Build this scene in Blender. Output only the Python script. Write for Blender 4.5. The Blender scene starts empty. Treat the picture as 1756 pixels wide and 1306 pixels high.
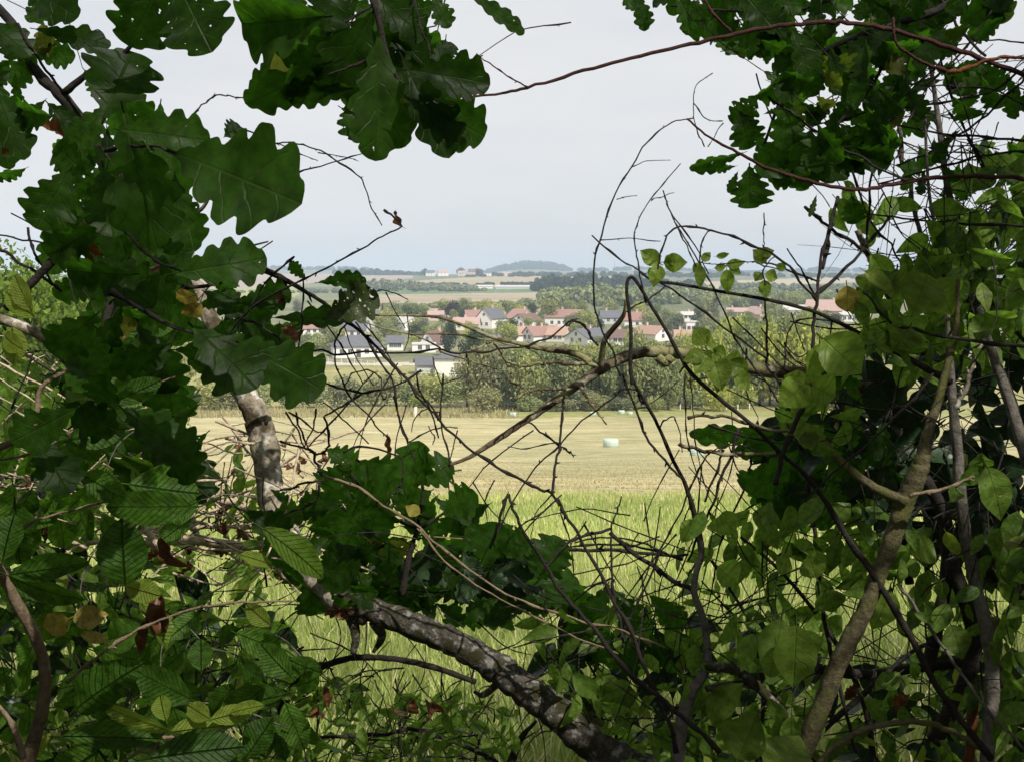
import bpy, math, random
import numpy as np
from mathutils import Vector
R = math.radians
random.seed(7); np.random.seed(7)
rs = np.random.RandomState(11)
scene = bpy.context.scene
C = scene.collection

# ------------------------------------------------------------------ camera, world, sun, exposure
EYE = np.array([0.0, 0.0, 1.6]); F = 1883.0; PITCH = R(5.55)
cam = bpy.data.objects.new("camera", bpy.data.cameras.new("camera")); C.objects.link(cam)
cam.data.sensor_fit = 'HORIZONTAL'; cam.data.sensor_width = 36.0; cam.data.lens = 36.0 * F / 1756.0
cam.data.clip_start = 0.02; cam.data.clip_end = 30000
cam.location = EYE; cam.rotation_euler = (math.pi / 2 - PITCH, 0, 0)
scene.camera = cam

SUN_EL, SUN_AZ = 50.0, 146.0            # azimuth clockwise from +Y (the view direction)
sd = np.array([math.sin(R(SUN_AZ)) * math.cos(R(SUN_EL)), math.cos(R(SUN_AZ)) * math.cos(R(SUN_EL)), math.sin(R(SUN_EL))])
sun = bpy.data.objects.new("sun", bpy.data.lights.new("sun", 'SUN')); C.objects.link(sun)
sun.data.energy = 4.5; sun.data.angle = R(0.5); sun.data.color = (1.0, 0.95, 0.86)
sun.rotation_euler = Vector(sd).to_track_quat('Z', 'Y').to_euler()

w = bpy.data.worlds.new("World"); scene.world = w; w.use_nodes = True
nt = w.node_tree; nt.nodes.clear()
out = nt.nodes.new('ShaderNodeOutputWorld'); bg = nt.nodes.new('ShaderNodeBackground')
sky = nt.nodes.new('ShaderNodeTexSky'); sky.sky_type = 'NISHITA'; sky.sun_disc = False
sky.sun_elevation = R(SUN_EL); sky.sun_rotation = R(SUN_AZ); sky.dust_density = 2.0
tc = nt.nodes.new('ShaderNodeTexCoord'); mp = nt.nodes.new('ShaderNodeMapping'); mp.inputs['Scale'].default_value = (1, 1, 4.5)
nz = nt.nodes.new('ShaderNodeTexNoise'); nz.inputs['Scale'].default_value = 2.2; nz.inputs['Detail'].default_value = 7; nz.inputs['Roughness'].default_value = .55
rmp = nt.nodes.new('ShaderNodeValToRGB'); rmp.color_ramp.elements[0].position = .36; rmp.color_ramp.elements[1].position = .64
rmp.color_ramp.elements[0].color = (.80, .80, .80, 1); rmp.color_ramp.elements[1].color = (1, 1, 1, 1)
mx = nt.nodes.new('ShaderNodeMix'); mx.data_type = 'RGBA'
cl = nt.nodes.new('ShaderNodeRGB'); cl.outputs[0].default_value = (7.1, 7.15, 7.25, 1)
L = nt.links.new
L(tc.outputs['Generated'], mp.inputs['Vector']); L(mp.outputs[0], nz.inputs['Vector']); L(nz.outputs['Fac'], rmp.inputs[0])
L(rmp.outputs[0], mx.inputs[0]); L(sky.outputs[0], mx.inputs[6]); L(cl.outputs[0], mx.inputs[7])
L(mx.outputs[2], bg.inputs[0]); bg.inputs[1].default_value = 0.10; L(bg.outputs[0], out.inputs[0])

vs = scene.view_settings; vs.view_transform = 'Standard'; vs.look = 'None'; vs.exposure = 0.22; vs.gamma = 1; vs.use_curve_mapping = False
cy = scene.cycles
cy.use_denoising = True; cy.max_bounces = 7; cy.diffuse_bounces = 3; cy.glossy_bounces = 2; cy.transmission_bounces = 4
cy.transparent_max_bounces = 12; cy.volume_bounces = 0; cy.sample_clamp_indirect = 2.5; cy.sample_clamp_direct = 12.0
try: cy.denoising_prefilter = 'ACCURATE'
except Exception: pass

# ------------------------------------------------------------------ helpers
FWD = np.array([0, math.cos(PITCH), -math.sin(PITCH)]); UP = np.array([0, math.sin(PITCH), math.cos(PITCH)]); RT = np.array([1.0, 0, 0])
def P(px, py, d): return EYE + d * (FWD + RT * ((px - 878) / F) - UP * ((py - 653) / F))
def proj(p):
    v = np.asarray(p) - EYE; dd = v @ FWD
    return 878 + F * (v @ RT) / dd, 653 - F * (v @ UP) / dd
_gy = np.array([-80, 0, 3.6, 5, 10, 25, 60, 94, 150, 200, 250, 290, 320, 370, 420, 480, 600, 800, 1000, 1250, 1600, 2000, 2600, 5400], float)
_gz = np.array([2.0, 0, -.06, -.42, -1.42, -3.7, -9.2, -13.3, -17.2, -19.6, -20.9, -20.6, -20.4, -19.8, -18.9, -17.5, -17.4, -17.2, -15.8, -13.0, -8.0, -2.0, 0.6, -4], float)
def _fbm(x, y):
    return (np.sin(x * .9 + 1.3 * np.sin(y * .7)) + np.sin(y * 1.1 + 1.7 * np.sin(x * .6 + 2)) + .5 * np.sin(2.3 * x + 1.9 * y)) / 2.5
def _bump(px, c, s): return np.exp(-((px - c) / s) ** 2)
def G(x, y):
    x = np.asarray(x, float); y = np.asarray(y, float)
    z = np.interp(y, _gy, _gz)
    z = z + .05 * _fbm(x * 1.3, y * 1.3) * np.clip((y - 4) / 4, 0, 1) + .25 * _fbm(x * .12, y * .12) * np.clip((y - 12) / 30, 0, 1) + 1.6 * _fbm(x * .006, y * .006) * np.clip((y - 700) / 900, 0, 1)
    px = 878 + F * x / np.maximum(y, 1)
    far = np.clip(1 - np.abs(y - 3900) / 1000, 0, 1)
    z = z + far * (30 * _bump(px, 380, 130) + 14 * _bump(px, 600, 90) + 20 * _bump(px, 905, 75) + 17 * _bump(px, 1110, 120) + 12 * _bump(px, 1420, 160))
    return z
def ground_hit(px, py):
    d = 2.0; prev = None
    while d < 5200:
        p = P(px, py, d)
        if p[2] <= float(G(p[0], p[1])): break
        d *= 1.004
    return d
def on_ground(px, d):
    p = P(px, 470, d); return np.array([p[0], p[1], float(G(p[0], p[1]))])

def prop(o, label=None, cat=None, group=None, kind=None):
    if label: o['label'] = label
    if cat: o['category'] = cat
    if group: o['group'] = group
    if kind: o['kind'] = kind
    return o
def empty(name, loc, label, cat, group=None, rz=0):
    o = bpy.data.objects.new(name, None); C.objects.link(o); o.location = loc; o.rotation_euler = (0, 0, rz); o.empty_display_size = .2
    return prop(o, label, cat, group)

class MB:
    """collects vertices and faces (arrays) with uv and two per-leaf numbers, builds ONE mesh object"""
    def __init__(s): s.V = []; s.F = []; s.uv = []; s.r = []; s.t = []; s.n = 0
    def add(s, V, Fs, uv=None, rnd=0.0, tone=0.0):
        V = np.asarray(V, float); s.V.append(V)
        for f in Fs: s.F.append(np.asarray(f, int) + s.n)
        s.uv.append(np.zeros((len(V), 2)) if uv is None else uv)
        s.r.append(np.full(len(V), rnd) if np.isscalar(rnd) else rnd); s.t.append(np.full(len(V), tone) if np.isscalar(tone) else tone)
        s.n += len(V)
    def mesh(s, name, mat, origin=(0, 0, 0), smooth=True):
        me = bpy.data.meshes.new(name)
        V = np.concatenate(s.V) - np.asarray(origin)
        me.vertices.add(len(V)); me.vertices.foreach_set('co', V.ravel())
        loops = np.concatenate([f.ravel() for f in s.F]); tot = np.concatenate([np.full(len(f), f.shape[1]) for f in s.F])
        me.loops.add(len(loops)); me.loops.foreach_set('vertex_index', loops.astype(np.int32))
        me.polygons.add(len(tot)); st = np.concatenate([[0], np.cumsum(tot)[:-1]])
        me.polygons.foreach_set('loop_start', st.astype(np.int32)); me.polygons.foreach_set('loop_total', tot.astype(np.int32))
        me.polygons.foreach_set('use_smooth', np.full(len(tot), smooth))
        uv = np.concatenate(s.uv); ul = me.uv_layers.new(name='UVMap'); ul.data.foreach_set('uv', uv[loops].ravel())
        a = me.attributes.new('rnd', 'FLOAT', 'POINT'); a.data.foreach_set('value', np.concatenate(s.r))
        a = me.attributes.new('tone', 'FLOAT', 'POINT'); a.data.foreach_set('value', np.concatenate(s.t))
        me.update(calc_edges=True); me.validate()
        for m in (mat if isinstance(mat, (list, tuple)) else [mat]): me.materials.append(m)
        return me
    def build(s, name, mat, parent=None, origin=(0, 0, 0), smooth=True):
        o = bpy.data.objects.new(name, s.mesh(name, mat, origin, smooth)); C.objects.link(o)
        if parent is not None: o.parent = parent
        else: o.location = origin
        return o
def box(x0, x1, y0, y1, z0, z1):
    V = np.array([(x, y, z) for z in (z0, z1) for y in (y0, y1) for x in (x0, x1)], float)
    return V, [np.array([(0, 2, 3, 1), (4, 5, 7, 6), (0, 1, 5, 4), (2, 6, 7, 3), (0, 4, 6, 2), (1, 3, 7, 5)])]
def catmull(pts, n):
    pts = np.asarray(pts, float)
    if len(pts) == 2: pts = np.array([pts[0], (pts[0] + pts[1]) / 2, pts[1]])
    p = np.vstack([2 * pts[0] - pts[1], pts, 2 * pts[-1] - pts[-2]]); o = []
    for i in range(1, len(p) - 2):
        for t in np.linspace(0, 1, n, endpoint=False):
            a, b, c, d = p[i - 1], p[i], p[i + 1], p[i + 2]
            o.append(.5 * ((2 * b) + (c - a) * t + (2 * a - 5 * b + 4 * c - d) * t * t + (3 * b - a - 3 * c + d) * t ** 3))
    o.append(p[-2]); return np.array(o)
def tube(path, rad, k=6, knob=.12):
    """swept tube with uneven thickness, closed ends"""
    path = np.asarray(path); n = len(path); rad = np.asarray(rad, float) * (1 + knob * (rs.rand(n) - .5) * 2)
    T = np.gradient(path, axis=0); T /= np.linalg.norm(T, axis=1)[:, None] + 1e-12
    a = np.array([0, 0, 1.0]) if abs(T[0][2]) < .9 else np.array([1.0, 0, 0]); u = np.cross(T[0], a); u /= np.linalg.norm(u)
    V = []; ang = np.linspace(0, 2 * np.pi, k, endpoint=False); ca, sa = np.cos(ang)[:, None], np.sin(ang)[:, None]
    lump = 1 + knob * .6 * np.sin(ang * 2 + rs.rand() * 6)[:, None]
    for i in range(n):
        u = u - T[i] * (u @ T[i]); u /= np.linalg.norm(u) + 1e-12; v = np.cross(T[i], u)
        V.append(path[i] + rad[i] * lump * (ca * u + sa * v))
    V = np.concatenate(V + [path[:1], path[-1:]])
    if k >= 12:
        nv = n * k; q = V[:nv]; c_ = np.repeat(path, k, 0); am = 1 + .035 * np.sin(q @ np.array([61., 47, 53])) + .035 * np.sin(q @ np.array([-90., 71, 40]) + 2) + .035 * rs.randn(nv)
        V[:nv] = c_ + (q - c_) * am[:, None]
    i = np.arange(n - 1)[:, None] * k; j = np.arange(k)[None, :]; j2 = (j + 1) % k
    q = np.stack([i + j, i + j2, i + k + j2, i + k + j], -1).reshape(-1, 4)
    c0 = np.stack([np.full(k, n * k), (np.arange(k) + 1) % k, np.arange(k)], -1); b = (n - 1) * k
    c1 = np.stack([np.full(k, n * k + 1), b + np.arange(k), b + (np.arange(k) + 1) % k], -1)
    return V, [q, np.vstack([c0, c1])]

# ------------------------------------------------------------------ materials
def newmat(name):
    m = bpy.data.materials.new(name); m.use_nodes = True; n = m.node_tree; n.nodes.clear()
    o = n.nodes.new('ShaderNodeOutputMaterial'); return m, n, o
def nd(n, t, **kw):
    x = n.nodes.new(t)
    for k, v in kw.items():
        if k in x.inputs: x.inputs[k].default_value = v
        else: setattr(x, k, v)
    return x
def ramp(n, stops):
    r = n.nodes.new('ShaderNodeValToRGB'); e = r.color_ramp.elements
    while len(e) < len(stops): e.new(.5)
    for i, (p, c) in enumerate(stops): e[i].position = p; e[i].color = tuple(c) + (1,) if len(c) == 3 else c
    return r
def math_(n, op, a, b=None, clamp=False):
    x = n.nodes.new('ShaderNodeMath'); x.operation = op; x.use_clamp = clamp
    for i, v in enumerate((a, b)):
        if v is None: continue
        if isinstance(v, (int, float)): x.inputs[i].default_value = v
        else: n.links.new(v, x.inputs[i])
    return x.outputs[0]
def mixc(n, fac, a, b, mode='MIX'):
    x = n.nodes.new('ShaderNodeMix'); x.data_type = 'RGBA'; x.blend_type = mode
    for i, v in ((0, fac), (6, a), (7, b)):
        if isinstance(v, (int, float)): x.inputs[i].default_value = v
        elif isinstance(v, tuple): x.inputs[i].default_value = v + (1,) if len(v) == 3 else v
        else: n.links.new(v, x.inputs[i])
    return x.outputs[2]

def leaf_mat(name, dark, light, yellow, glow, trans=.45, veins=6.0, holes=0.0, rough=.42, spec=.35, corr=.0, vwob=.22):
    m, n, o = newmat(name); l = n.links.new
    uv = nd(n, 'ShaderNodeUVMap'); sx = nd(n, 'ShaderNodeSeparateXYZ'); l(uv.outputs[0], sx.inputs[0])
    rnd = nd(n, 'ShaderNodeAttribute', attribute_name='rnd'); tone = nd(n, 'ShaderNodeAttribute', attribute_name='tone')
    ax = math_(n, 'ABSOLUTE', math_(n, 'SUBTRACT', sx.outputs[0], .5))
    mid = math_(n, 'SUBTRACT', 1, math_(n, 'MULTIPLY', ax, 70.0), True)
    nv = nd(n, 'ShaderNodeTexNoise', Scale=4.5, Detail=2.0); offv = nd(n, 'ShaderNodeVectorMath', operation='ADD'); l(uv.outputs[0], offv.inputs[0]); scv = nd(n, 'ShaderNodeVectorMath', operation='SCALE'); l(rnd.outputs['Vector'], scv.inputs[0]); scv.inputs['Scale'].default_value = 31.0; l(scv.outputs[0], offv.inputs[1]); l(offv.outputs[0], nv.inputs['Vector'])
    fr = math_(n, 'FRACT', math_(n, 'MULTIPLY', math_(n, 'ADD', math_(n, 'SUBTRACT', sx.outputs[1], math_(n, 'MULTIPLY', ax, .75)), math_(n, 'MULTIPLY', nv.outputs['Fac'], vwob)), veins))
    dist = math_(n, 'ABSOLUTE', math_(n, 'SUBTRACT', fr, .5))
    side = math_(n, 'SUBTRACT', 1, math_(n, 'MULTIPLY', dist, 14.0), True)
    vein = math_(n, 'MAXIMUM', mid, math_(n, 'MULTIPLY', side, .6))
    off = nd(n, 'ShaderNodeVectorMath', operation='ADD'); l(uv.outputs[0], off.inputs[0])
    sc = nd(n, 'ShaderNodeVectorMath', operation='SCALE'); l(rnd.outputs['Vector'], sc.inputs[0]); sc.inputs['Scale'].default_value = 57.0; l(sc.outputs[0], off.inputs[1])
    nz = nd(n, 'ShaderNodeTexNoise', Scale=7.0, Detail=5.0, Roughness=.6); l(off.outputs[0], nz.inputs['Vector'])
    base = mixc(n, rnd.outputs['Fac'], dark, light)
    blot = ramp(n, [(.35, (.55, .55, .55)), (.7, (1.25, 1.25, 1.25))]); l(nz.outputs['Fac'], blot.inputs[0])
    base = mixc(n, 1.0, base, blot.outputs[0], 'MULTIPLY')
    base = mixc(n, tone.outputs['Fac'], base, yellow)
    spots = ramp(n, [(.70, (0, 0, 0)), (.76, (1, 1, 1))]); nz2 = nd(n, 'ShaderNodeTexNoise', Scale=16.0, Detail=2.0); l(off.outputs[0], nz2.inputs['Vector']); l(nz2.outputs['Fac'], spots.inputs[0])
    base = mixc(n, math_(n, 'MULTIPLY', spots.outputs[0], .6), base, (.09, .05, .02))
    col = mixc(n, math_(n, 'MULTIPLY', vein, .13), base, (.12, .17, .04))
    tcol = mixc(n, 1.0, mixc(n, rnd.outputs['Fac'], tuple(g * .6 for g in glow), glow), blot.outputs[0], 'MULTIPLY')
    tcol = mixc(n, tone.outputs['Fac'], tcol, tuple(min(1, y * 2.2) for y in yellow))
    tcol = mixc(n, math_(n, 'MULTIPLY', vein, .6), tcol, tuple(g * .3 for g in glow))
    bs = nd(n, 'ShaderNodeBsdfPrincipled', Roughness=rough); bs.inputs['Specular IOR Level'].default_value = spec; l(col, bs.inputs['Base Color'])
    bp = nd(n, 'ShaderNodeBump', Strength=.5 + corr, Distance=.003 + .004 * corr)
    hgt = math_(n, 'ADD', math_(n, 'MULTIPLY', math_(n, 'MULTIPLY', vein, -1.0), .7), math_(n, 'MULTIPLY', nz.outputs['Fac'], .6)); l(hgt, bp.inputs['Height']); l(bp.outputs[0], bs.inputs['Normal'])
    tr = nd(n, 'ShaderNodeBsdfTranslucent'); l(tcol, tr.inputs['Color']); l(bp.outputs[0], tr.inputs['Normal'])
    mxs = nd(n, 'ShaderNodeMixShader'); mxs.inputs[0].default_value = trans; l(bs.outputs[0], mxs.inputs[1]); l(tr.outputs[0], mxs.inputs[2])
    sh = mxs.outputs[0]
    if holes:
        nh = nd(n, 'ShaderNodeTexNoise', Scale=12.0, Detail=3.5); l(off.outputs[0], nh.inputs['Vector'])
        thr = math_(n, 'SUBTRACT', .80 - .06 * holes, math_(n, 'MULTIPLY', math_(n, 'FRACT', math_(n, 'MULTIPLY', rnd.outputs['Fac'], 7.3)), .09 * holes))
        h = math_(n, 'GREATER_THAN', nh.outputs['Fac'], thr); rim = math_(n, 'MULTIPLY', math_(n, 'SUBTRACT', nh.outputs['Fac'], math_(n, 'SUBTRACT', thr, .035)), 30.0, True); l(mixc(n, rim, col, (.07, .035, .012)), bs.inputs['Base Color'])
        tp = nd(n, 'ShaderNodeBsdfTransparent'); m2 = nd(n, 'ShaderNodeMixShader'); l(h, m2.inputs[0]); l(sh, m2.inputs[1]); l(tp.outputs[0], m2.inputs[2]); sh = m2.outputs[0]
    l(sh, o.inputs[0]); return m
def bark_mat(name, c1, c2, moss=None, moss_amt=.5, scale=40.0, spots=None):
    m, n, o = newmat(name); l = n.links.new
    tc = nd(n, 'ShaderNodeTexCoord'); nz = nd(n, 'ShaderNodeTexNoise', Scale=scale, Detail=8.0, Roughness=.7); l(tc.outputs['Object'], nz.inputs['Vector'])
    r = ramp(n, [(.32, c1), (.68, c2)]); l(nz.outputs['Fac'], r.inputs[0]); col = r.outputs[0]
    if spots:
        n3 = nd(n, 'ShaderNodeTexNoise', Scale=scale * .55, Detail=4.0); l(tc.outputs['Object'], n3.inputs['Vector'])
        r3 = ramp(n, [(.54, (0, 0, 0)), (.60, (1, 1, 1))]); l(n3.outputs['Fac'], r3.inputs[0]); col = mixc(n, r3.outputs[0], col, spots)
    if moss:
        n2 = nd(n, 'ShaderNodeTexNoise', Scale=scale * .3, Detail=6.0); l(tc.outputs['Object'], n2.inputs['Vector'])
        r2 = ramp(n, [(.62 - .3 * moss_amt, (0, 0, 0)), (.74 - .3 * moss_amt, (1, 1, 1))]); l(n2.outputs['Fac'], r2.inputs[0]); col = mixc(n, r2.outputs[0], col, moss)
    b = nd(n, 'ShaderNodeBsdfPrincipled', Roughness=.85); b.inputs['Specular IOR Level'].default_value = .2; l(col, b.inputs['Base Color'])
    bp = nd(n, 'ShaderNodeBump', Strength=1.0, Distance=.010); l(nz.outputs['Fac'], bp.inputs['Height']); l(bp.outputs[0], b.inputs['Normal']); l(b.outputs[0], o.inputs[0])
    return m
def plain_mat(name, c, var=.15, scale=3.0, rough=.8, streak=None, c2=None, fine=None, patch=None):
    m, n, o = newmat(name); l = n.links.new
    tc = nd(n, 'ShaderNodeTexCoord'); v = tc.outputs['Object']
    if streak:
        mp = nd(n, 'ShaderNodeMapping'); mp.inputs['Scale'].default_value = streak[:3]
        mp.inputs['Rotation'].default_value = (0, 0, R(streak[3]) if len(streak) > 3 else 0); l(v, mp.inputs[0]); v = mp.outputs[0]
    nz = nd(n, 'ShaderNodeTexNoise', Scale=scale, Detail=7.0, Roughness=.65); l(v, nz.inputs['Vector'])
    a = tuple(x * (1 - var) for x in c); b = c2 if c2 else tuple(min(1, x * (1 + var)) for x in c)
    r = ramp(n, [(.3, a), (.7, b)]); l(nz.outputs['Fac'], r.inputs[0]); col = r.outputs[0]
    if fine:
        nf = nd(n, 'ShaderNodeTexNoise', Scale=fine[0], Detail=4.0); l(tc.outputs['Object'], nf.inputs['Vector'])
        rf = ramp(n, [(.3, (1 - fine[1],) * 3), (.7, (1 + fine[1],) * 3)]); l(nf.outputs['Fac'], rf.inputs[0]); col = mixc(n, 1.0, col, rf.outputs[0], 'MULTIPLY')
    for sc_, am, st in (patch or []):
        mq = nd(n, 'ShaderNodeMapping'); mq.inputs['Scale'].default_value = st; mq.inputs['Rotation'].default_value = (0, 0, .12); l(tc.outputs['Object'], mq.inputs[0])
        nf = nd(n, 'ShaderNodeTexNoise', Scale=sc_, Detail=3.0); l(mq.outputs[0], nf.inputs['Vector']); rf = ramp(n, [(.38, (1 - am, 1 - am * .8, 1 - am)), (.62, (1 + am, 1 + am * .9, 1 + am * 1.1))]); l(nf.outputs['Fac'], rf.inputs[0]); col = mixc(n, 1.0, col, rf.outputs[0], 'MULTIPLY')
    b = nd(n, 'ShaderNodeBsdfPrincipled', Roughness=rough); b.inputs['Specular IOR Level'].default_value = .2; l(col, b.inputs['Base Color']); l(b.outputs[0], o.inputs[0])
    return m
def foliage_mat(name, dark, light, trans=.3):
    m, n, o = newmat(name); l = n.links.new
    rnd = nd(n, 'ShaderNodeAttribute', attribute_name='rnd'); oi = nd(n, 'ShaderNodeObjectInfo')
    col = mixc(n, rnd.outputs['Fac'], dark, light)
    rr = ramp(n, [(0, (.72, .78, .8)), (.5, (1, 1, 1)), (1, (1.3, 1.2, .95))]); l(oi.outputs['Random'], rr.inputs[0]); col = mixc(n, 1.0, col, rr.outputs[0], 'MULTIPLY')
    d = nd(n, 'ShaderNodeBsdfDiffuse'); l(col, d.inputs[0]); t = nd(n, 'ShaderNodeBsdfTranslucent'); l(mixc(n, 1.0, col, (1.5, 1.6, .8), 'MULTIPLY'), t.inputs[0])
    x = nd(n, 'ShaderNodeMixShader'); x.inputs[0].default_value = trans; l(d.outputs[0], x.inputs[1]); l(t.outputs[0], x.inputs[2]); l(x.outputs[0], o.inputs[0]); return m

M = {}
M['oak'] = leaf_mat('oak leaf', (.009, .023, .003), (.024, .056, .007), (.26, .20, .03), (.075, .24, .010), .5, 5.0, .6, spec=.10)
M['oak_eaten'] = leaf_mat('eaten oak leaf', (.03, .05, .012), (.05, .07, .018), (.30, .24, .03), (.06, .10, .02), .3, 5.0, 1.3)
M['ovate'] = leaf_mat('ovate leaf', (.040, .085, .012), (.15, .23, .04), (.40, .38, .05), (.30, .56, .05), .48, 6.0, .5, spec=.2)
M['hornbeam'] = leaf_mat('toothed leaf', (.030, .078, .008), (.085, .175, .022), (.42, .48, .06), (.15, .38, .02), .48, 12.0, .35, spec=.2, corr=.9, vwob=.07)
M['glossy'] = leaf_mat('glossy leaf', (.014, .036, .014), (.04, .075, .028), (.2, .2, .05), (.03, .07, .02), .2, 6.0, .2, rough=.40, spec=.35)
M['dead'] = leaf_mat('withered leaf', (.11, .045, .016), (.22, .10, .04), (.36, .22, .09), (.22, .08, .02), .3, 6.5, .8)
M['yellow'] = leaf_mat('yellowed leaf', (.30, .24, .05), (.36, .30, .07), (.42, .36, .08), (.5, .4, .06), .4, 7.0, .3)
M['canopy'] = foliage_mat('canopy leaf', (.03, .06, .015), (.05, .09, .02), .25)
M['bark_dark'] = bark_mat('dark twig bark', (.012, .010, .009), (.04, .032, .027))
M['bark_red'] = bark_mat('red brown bark', (.035, .014, .014), (.085, .032, .026), scale=60)
M['bark_orange'] = bark_mat('orange bark', (.11, .04, .018), (.22, .085, .035), scale=60)
M['bark_grey'] = bark_mat('grey bark', (.07, .06, .05), (.20, .18, .155), moss=(.045, .04, .03), moss_amt=.3, scale=60)
M['bark_pale'] = bark_mat('pale lichened bark', (.16, .12, .08), (.55, .48, .38), moss=(.07, .055, .03), moss_amt=.45, scale=45, spots=(.62, .58, .50))
M['bark_moss'] = bark_mat('mossy yellow bark', (.045, .04, .022), (.17, .145, .075), moss=(.10, .105, .03), moss_amt=.45, scale=70)
M['bark_lichen'] = bark_mat('lichened dead bark', (.05, .035, .022), (.15, .11, .07), moss=(.26, .25, .12), moss_amt=.45, scale=45, spots=(.3, .28, .2))
M['bark_log'] = bark_mat('log bark', (.02, .017, .013), (.13, .115, .095), moss=(.035, .035, .012), moss_amt=.5, scale=110, spots=(.25, .235, .21))
M['bark_tan'] = bark_mat('tan bark', (.12, .085, .05), (.28, .21, .14), scale=45)
M['straw'] = bark_mat('dry stick', (.36, .26, .16), (.74, .62, .46), scale=60)
# ------------------------------------------------------------------ terrain, split into its fields
def inpoly(px, py, poly):
    poly = np.asarray(poly, float); r = np.zeros(np.shape(px), bool); j = len(poly) - 1
    for i in range(len(poly)):
        xi, yi = poly[i]; xj, yj = poly[j]
        c = ((yi > py) != (yj > py)) & (px < (xj - xi) * (py - yi) / (yj - yi + 1e-12) + xi); r ^= c; j = i
    return r
ys = np.concatenate([np.arange(-60, 2, 1.5), 2 * 1.0095 ** np.arange(0, int(math.log(4480 / 2) / math.log(1.0095)) + 1)])
ts = np.concatenate([np.linspace(-1.3, -.72, 12), np.linspace(-.7, .7, 421), np.linspace(.72, 1.3, 12)])
YY, TT = np.meshgrid(ys, ts, indexing='ij'); XX = np.sqrt(YY ** 2 + 30 ** 2) * TT; ZZ = G(XX, YY)
ny, nx = YY.shape; allV = np.stack([XX, YY, ZZ], -1).reshape(-1, 3)
ii = (np.arange(ny - 1)[:, None] * nx + np.arange(nx - 1)[None, :]).ravel(); Q = np.stack([ii, ii + 1, ii + nx + 1, ii + nx], -1)
cen = allV[Q].mean(1); d_ = (cen - EYE) @ FWD
pxc = 878 + F * cen[:, 0] / np.maximum(d_, .1); pyc = 653 - F * ((cen - EYE) @ UP) / np.maximum(d_, .1)
yc = cen[:, 1]; wob = 3.0 * _fbm(cen[:, 0] * .2, yc * .11)
zone = np.full(len(Q), 'farmland', object)
zone[yc < 560] = 'village_ground'
zone[yc < 268 + wob] = 'valley_meadow'
zone[yc < 152 + wob] = 'rough_grass'
zone[yc < 138 + wob] = 'hay_field'
zone[yc < 27 + .5 * wob] = 'meadow'
zone[yc < 3.6] = 'woodland_floor'
zone[(yc > 139 + wob) & (yc < 152 + wob) & (pxc > 850 + 6 * wob)] = 'green_strip'
for name, poly in (
    ('stubble_field', [(560, 545), (590, 506), (760, 504), (962, 500.5), (1040, 500), (1010, 512), (985, 530), (940, 545)]),
    ('green_crop', [(600, 504), (640, 496), (780, 497), (960, 497.5), (1000, 500.5), (760, 504)]),
    ('wheat_field', [(690, 487), (720, 481), (800, 476), (880, 474), (1080, 474), (1100, 488), (1000, 496), (930, 496), (820, 491), (740, 490)]),
    ('ploughed_field', [(200, 498), (200, 469), (560, 470), (705, 472), (705, 478), (640, 482), (560, 484), (480, 490), (420, 495)]),
    ('yellow_pasture', [(200, 520), (200, 498), (420, 495), (505, 489), (515, 505), (480, 518)]),
    ('pale_field', [(1170, 484), (1300, 480), (1480, 474), (1700, 474), (1700, 482), (1480, 484), (1300, 491), (1190, 497)]),
    ('yellow_field', [(1370, 508), (1470, 492), (1720, 488), (1720, 512), (1450, 516)])):
    zone[(yc > 300) & inpoly(pxc, pyc, poly)] = name
zone[(yc > 200) & (yc < 330) & inpoly(pxc, pyc, [(480, 616), (600, 622), (770, 622), (900, 618), (900, 623), (770, 627), (600, 627), (480, 621)])] = 'village_road'
ZM = {
 'woodland_floor': plain_mat('woodland floor', (.06, .045, .028), .5, 9.0, c2=(.09, .075, .03)),
 'meadow': plain_mat('meadow turf', (.18, .22, .06), .35, 1.2, c2=(.36, .34, .13), fine=(25, .35), patch=[(.3, .2, (1, 1, 1))]),
 'hay_field': plain_mat('mown hay', (.34, .30, .14), .25, 1.0, streak=(.22, 1.6, 1, 8), c2=(.49, .43, .235), fine=(6, .25), patch=[(.09, .16, (.5, 1, 1)), (.35, .07, (.08, 1.3, 1)), (1.4, .10, (.3, 1, 1))]),
 'rough_grass': plain_mat('rough dry grass', (.20, .21, .08), .3, .35, c2=(.40, .34, .18), fine=(3, .3)),
 'green_strip': plain_mat('green strip', (.22, .25, .08), .25, .6, c2=(.36, .34, .14)),
 'valley_meadow': plain_mat('valley meadow', (.24, .24, .08), .25, .05, c2=(.34, .31, .13), fine=(.8, .15)),
 'village_ground': plain_mat('village gardens', (.12, .15, .06), .3, .06, c2=(.26, .24, .13)),
 'village_road': plain_mat('pale road', (.46, .42, .36), .08, .2),
 'stubble_field': plain_mat('stubble', (.24, .19, .12), .18, .06, streak=(.22, 2.6, 1, -6), c2=(.46, .37, .25), patch=[(.02, .15, (.4, 1.5, 1)), (.05, .12, (.1, 1.5, 1))]),
 'green_crop': plain_mat('green crop', (.10, .17, .06), .15, .03),
 'wheat_field': plain_mat('ripe wheat', (.34, .275, .165), .2, .03, streak=(.3, 1.5, 1, 4)),
 'ploughed_field': plain_mat('harvested ground', (.33, .265, .205), .1, .02),
 'yellow_pasture': plain_mat('yellow pasture', (.30, .31, .10), .15, .03),
 'pale_field': plain_mat('pale straw field', (.38, .32, .21), .1, .02),
 'yellow_field': plain_mat('yellow green field', (.33, .34, .12), .12, .02),
 'farmland': plain_mat('far farmland', (.09, .12, .05), .3, .006, c2=(.22, .22, .10))}
for name in ZM:
    q = Q[zone == name]
    if not len(q): continue
    u, inv = np.unique(q.ravel(), return_inverse=True); mb = MB(); mb.add(allV[u], [inv.reshape(-1, 4)])
    prop(mb.build(name, ZM[name]), kind='structure')

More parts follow.
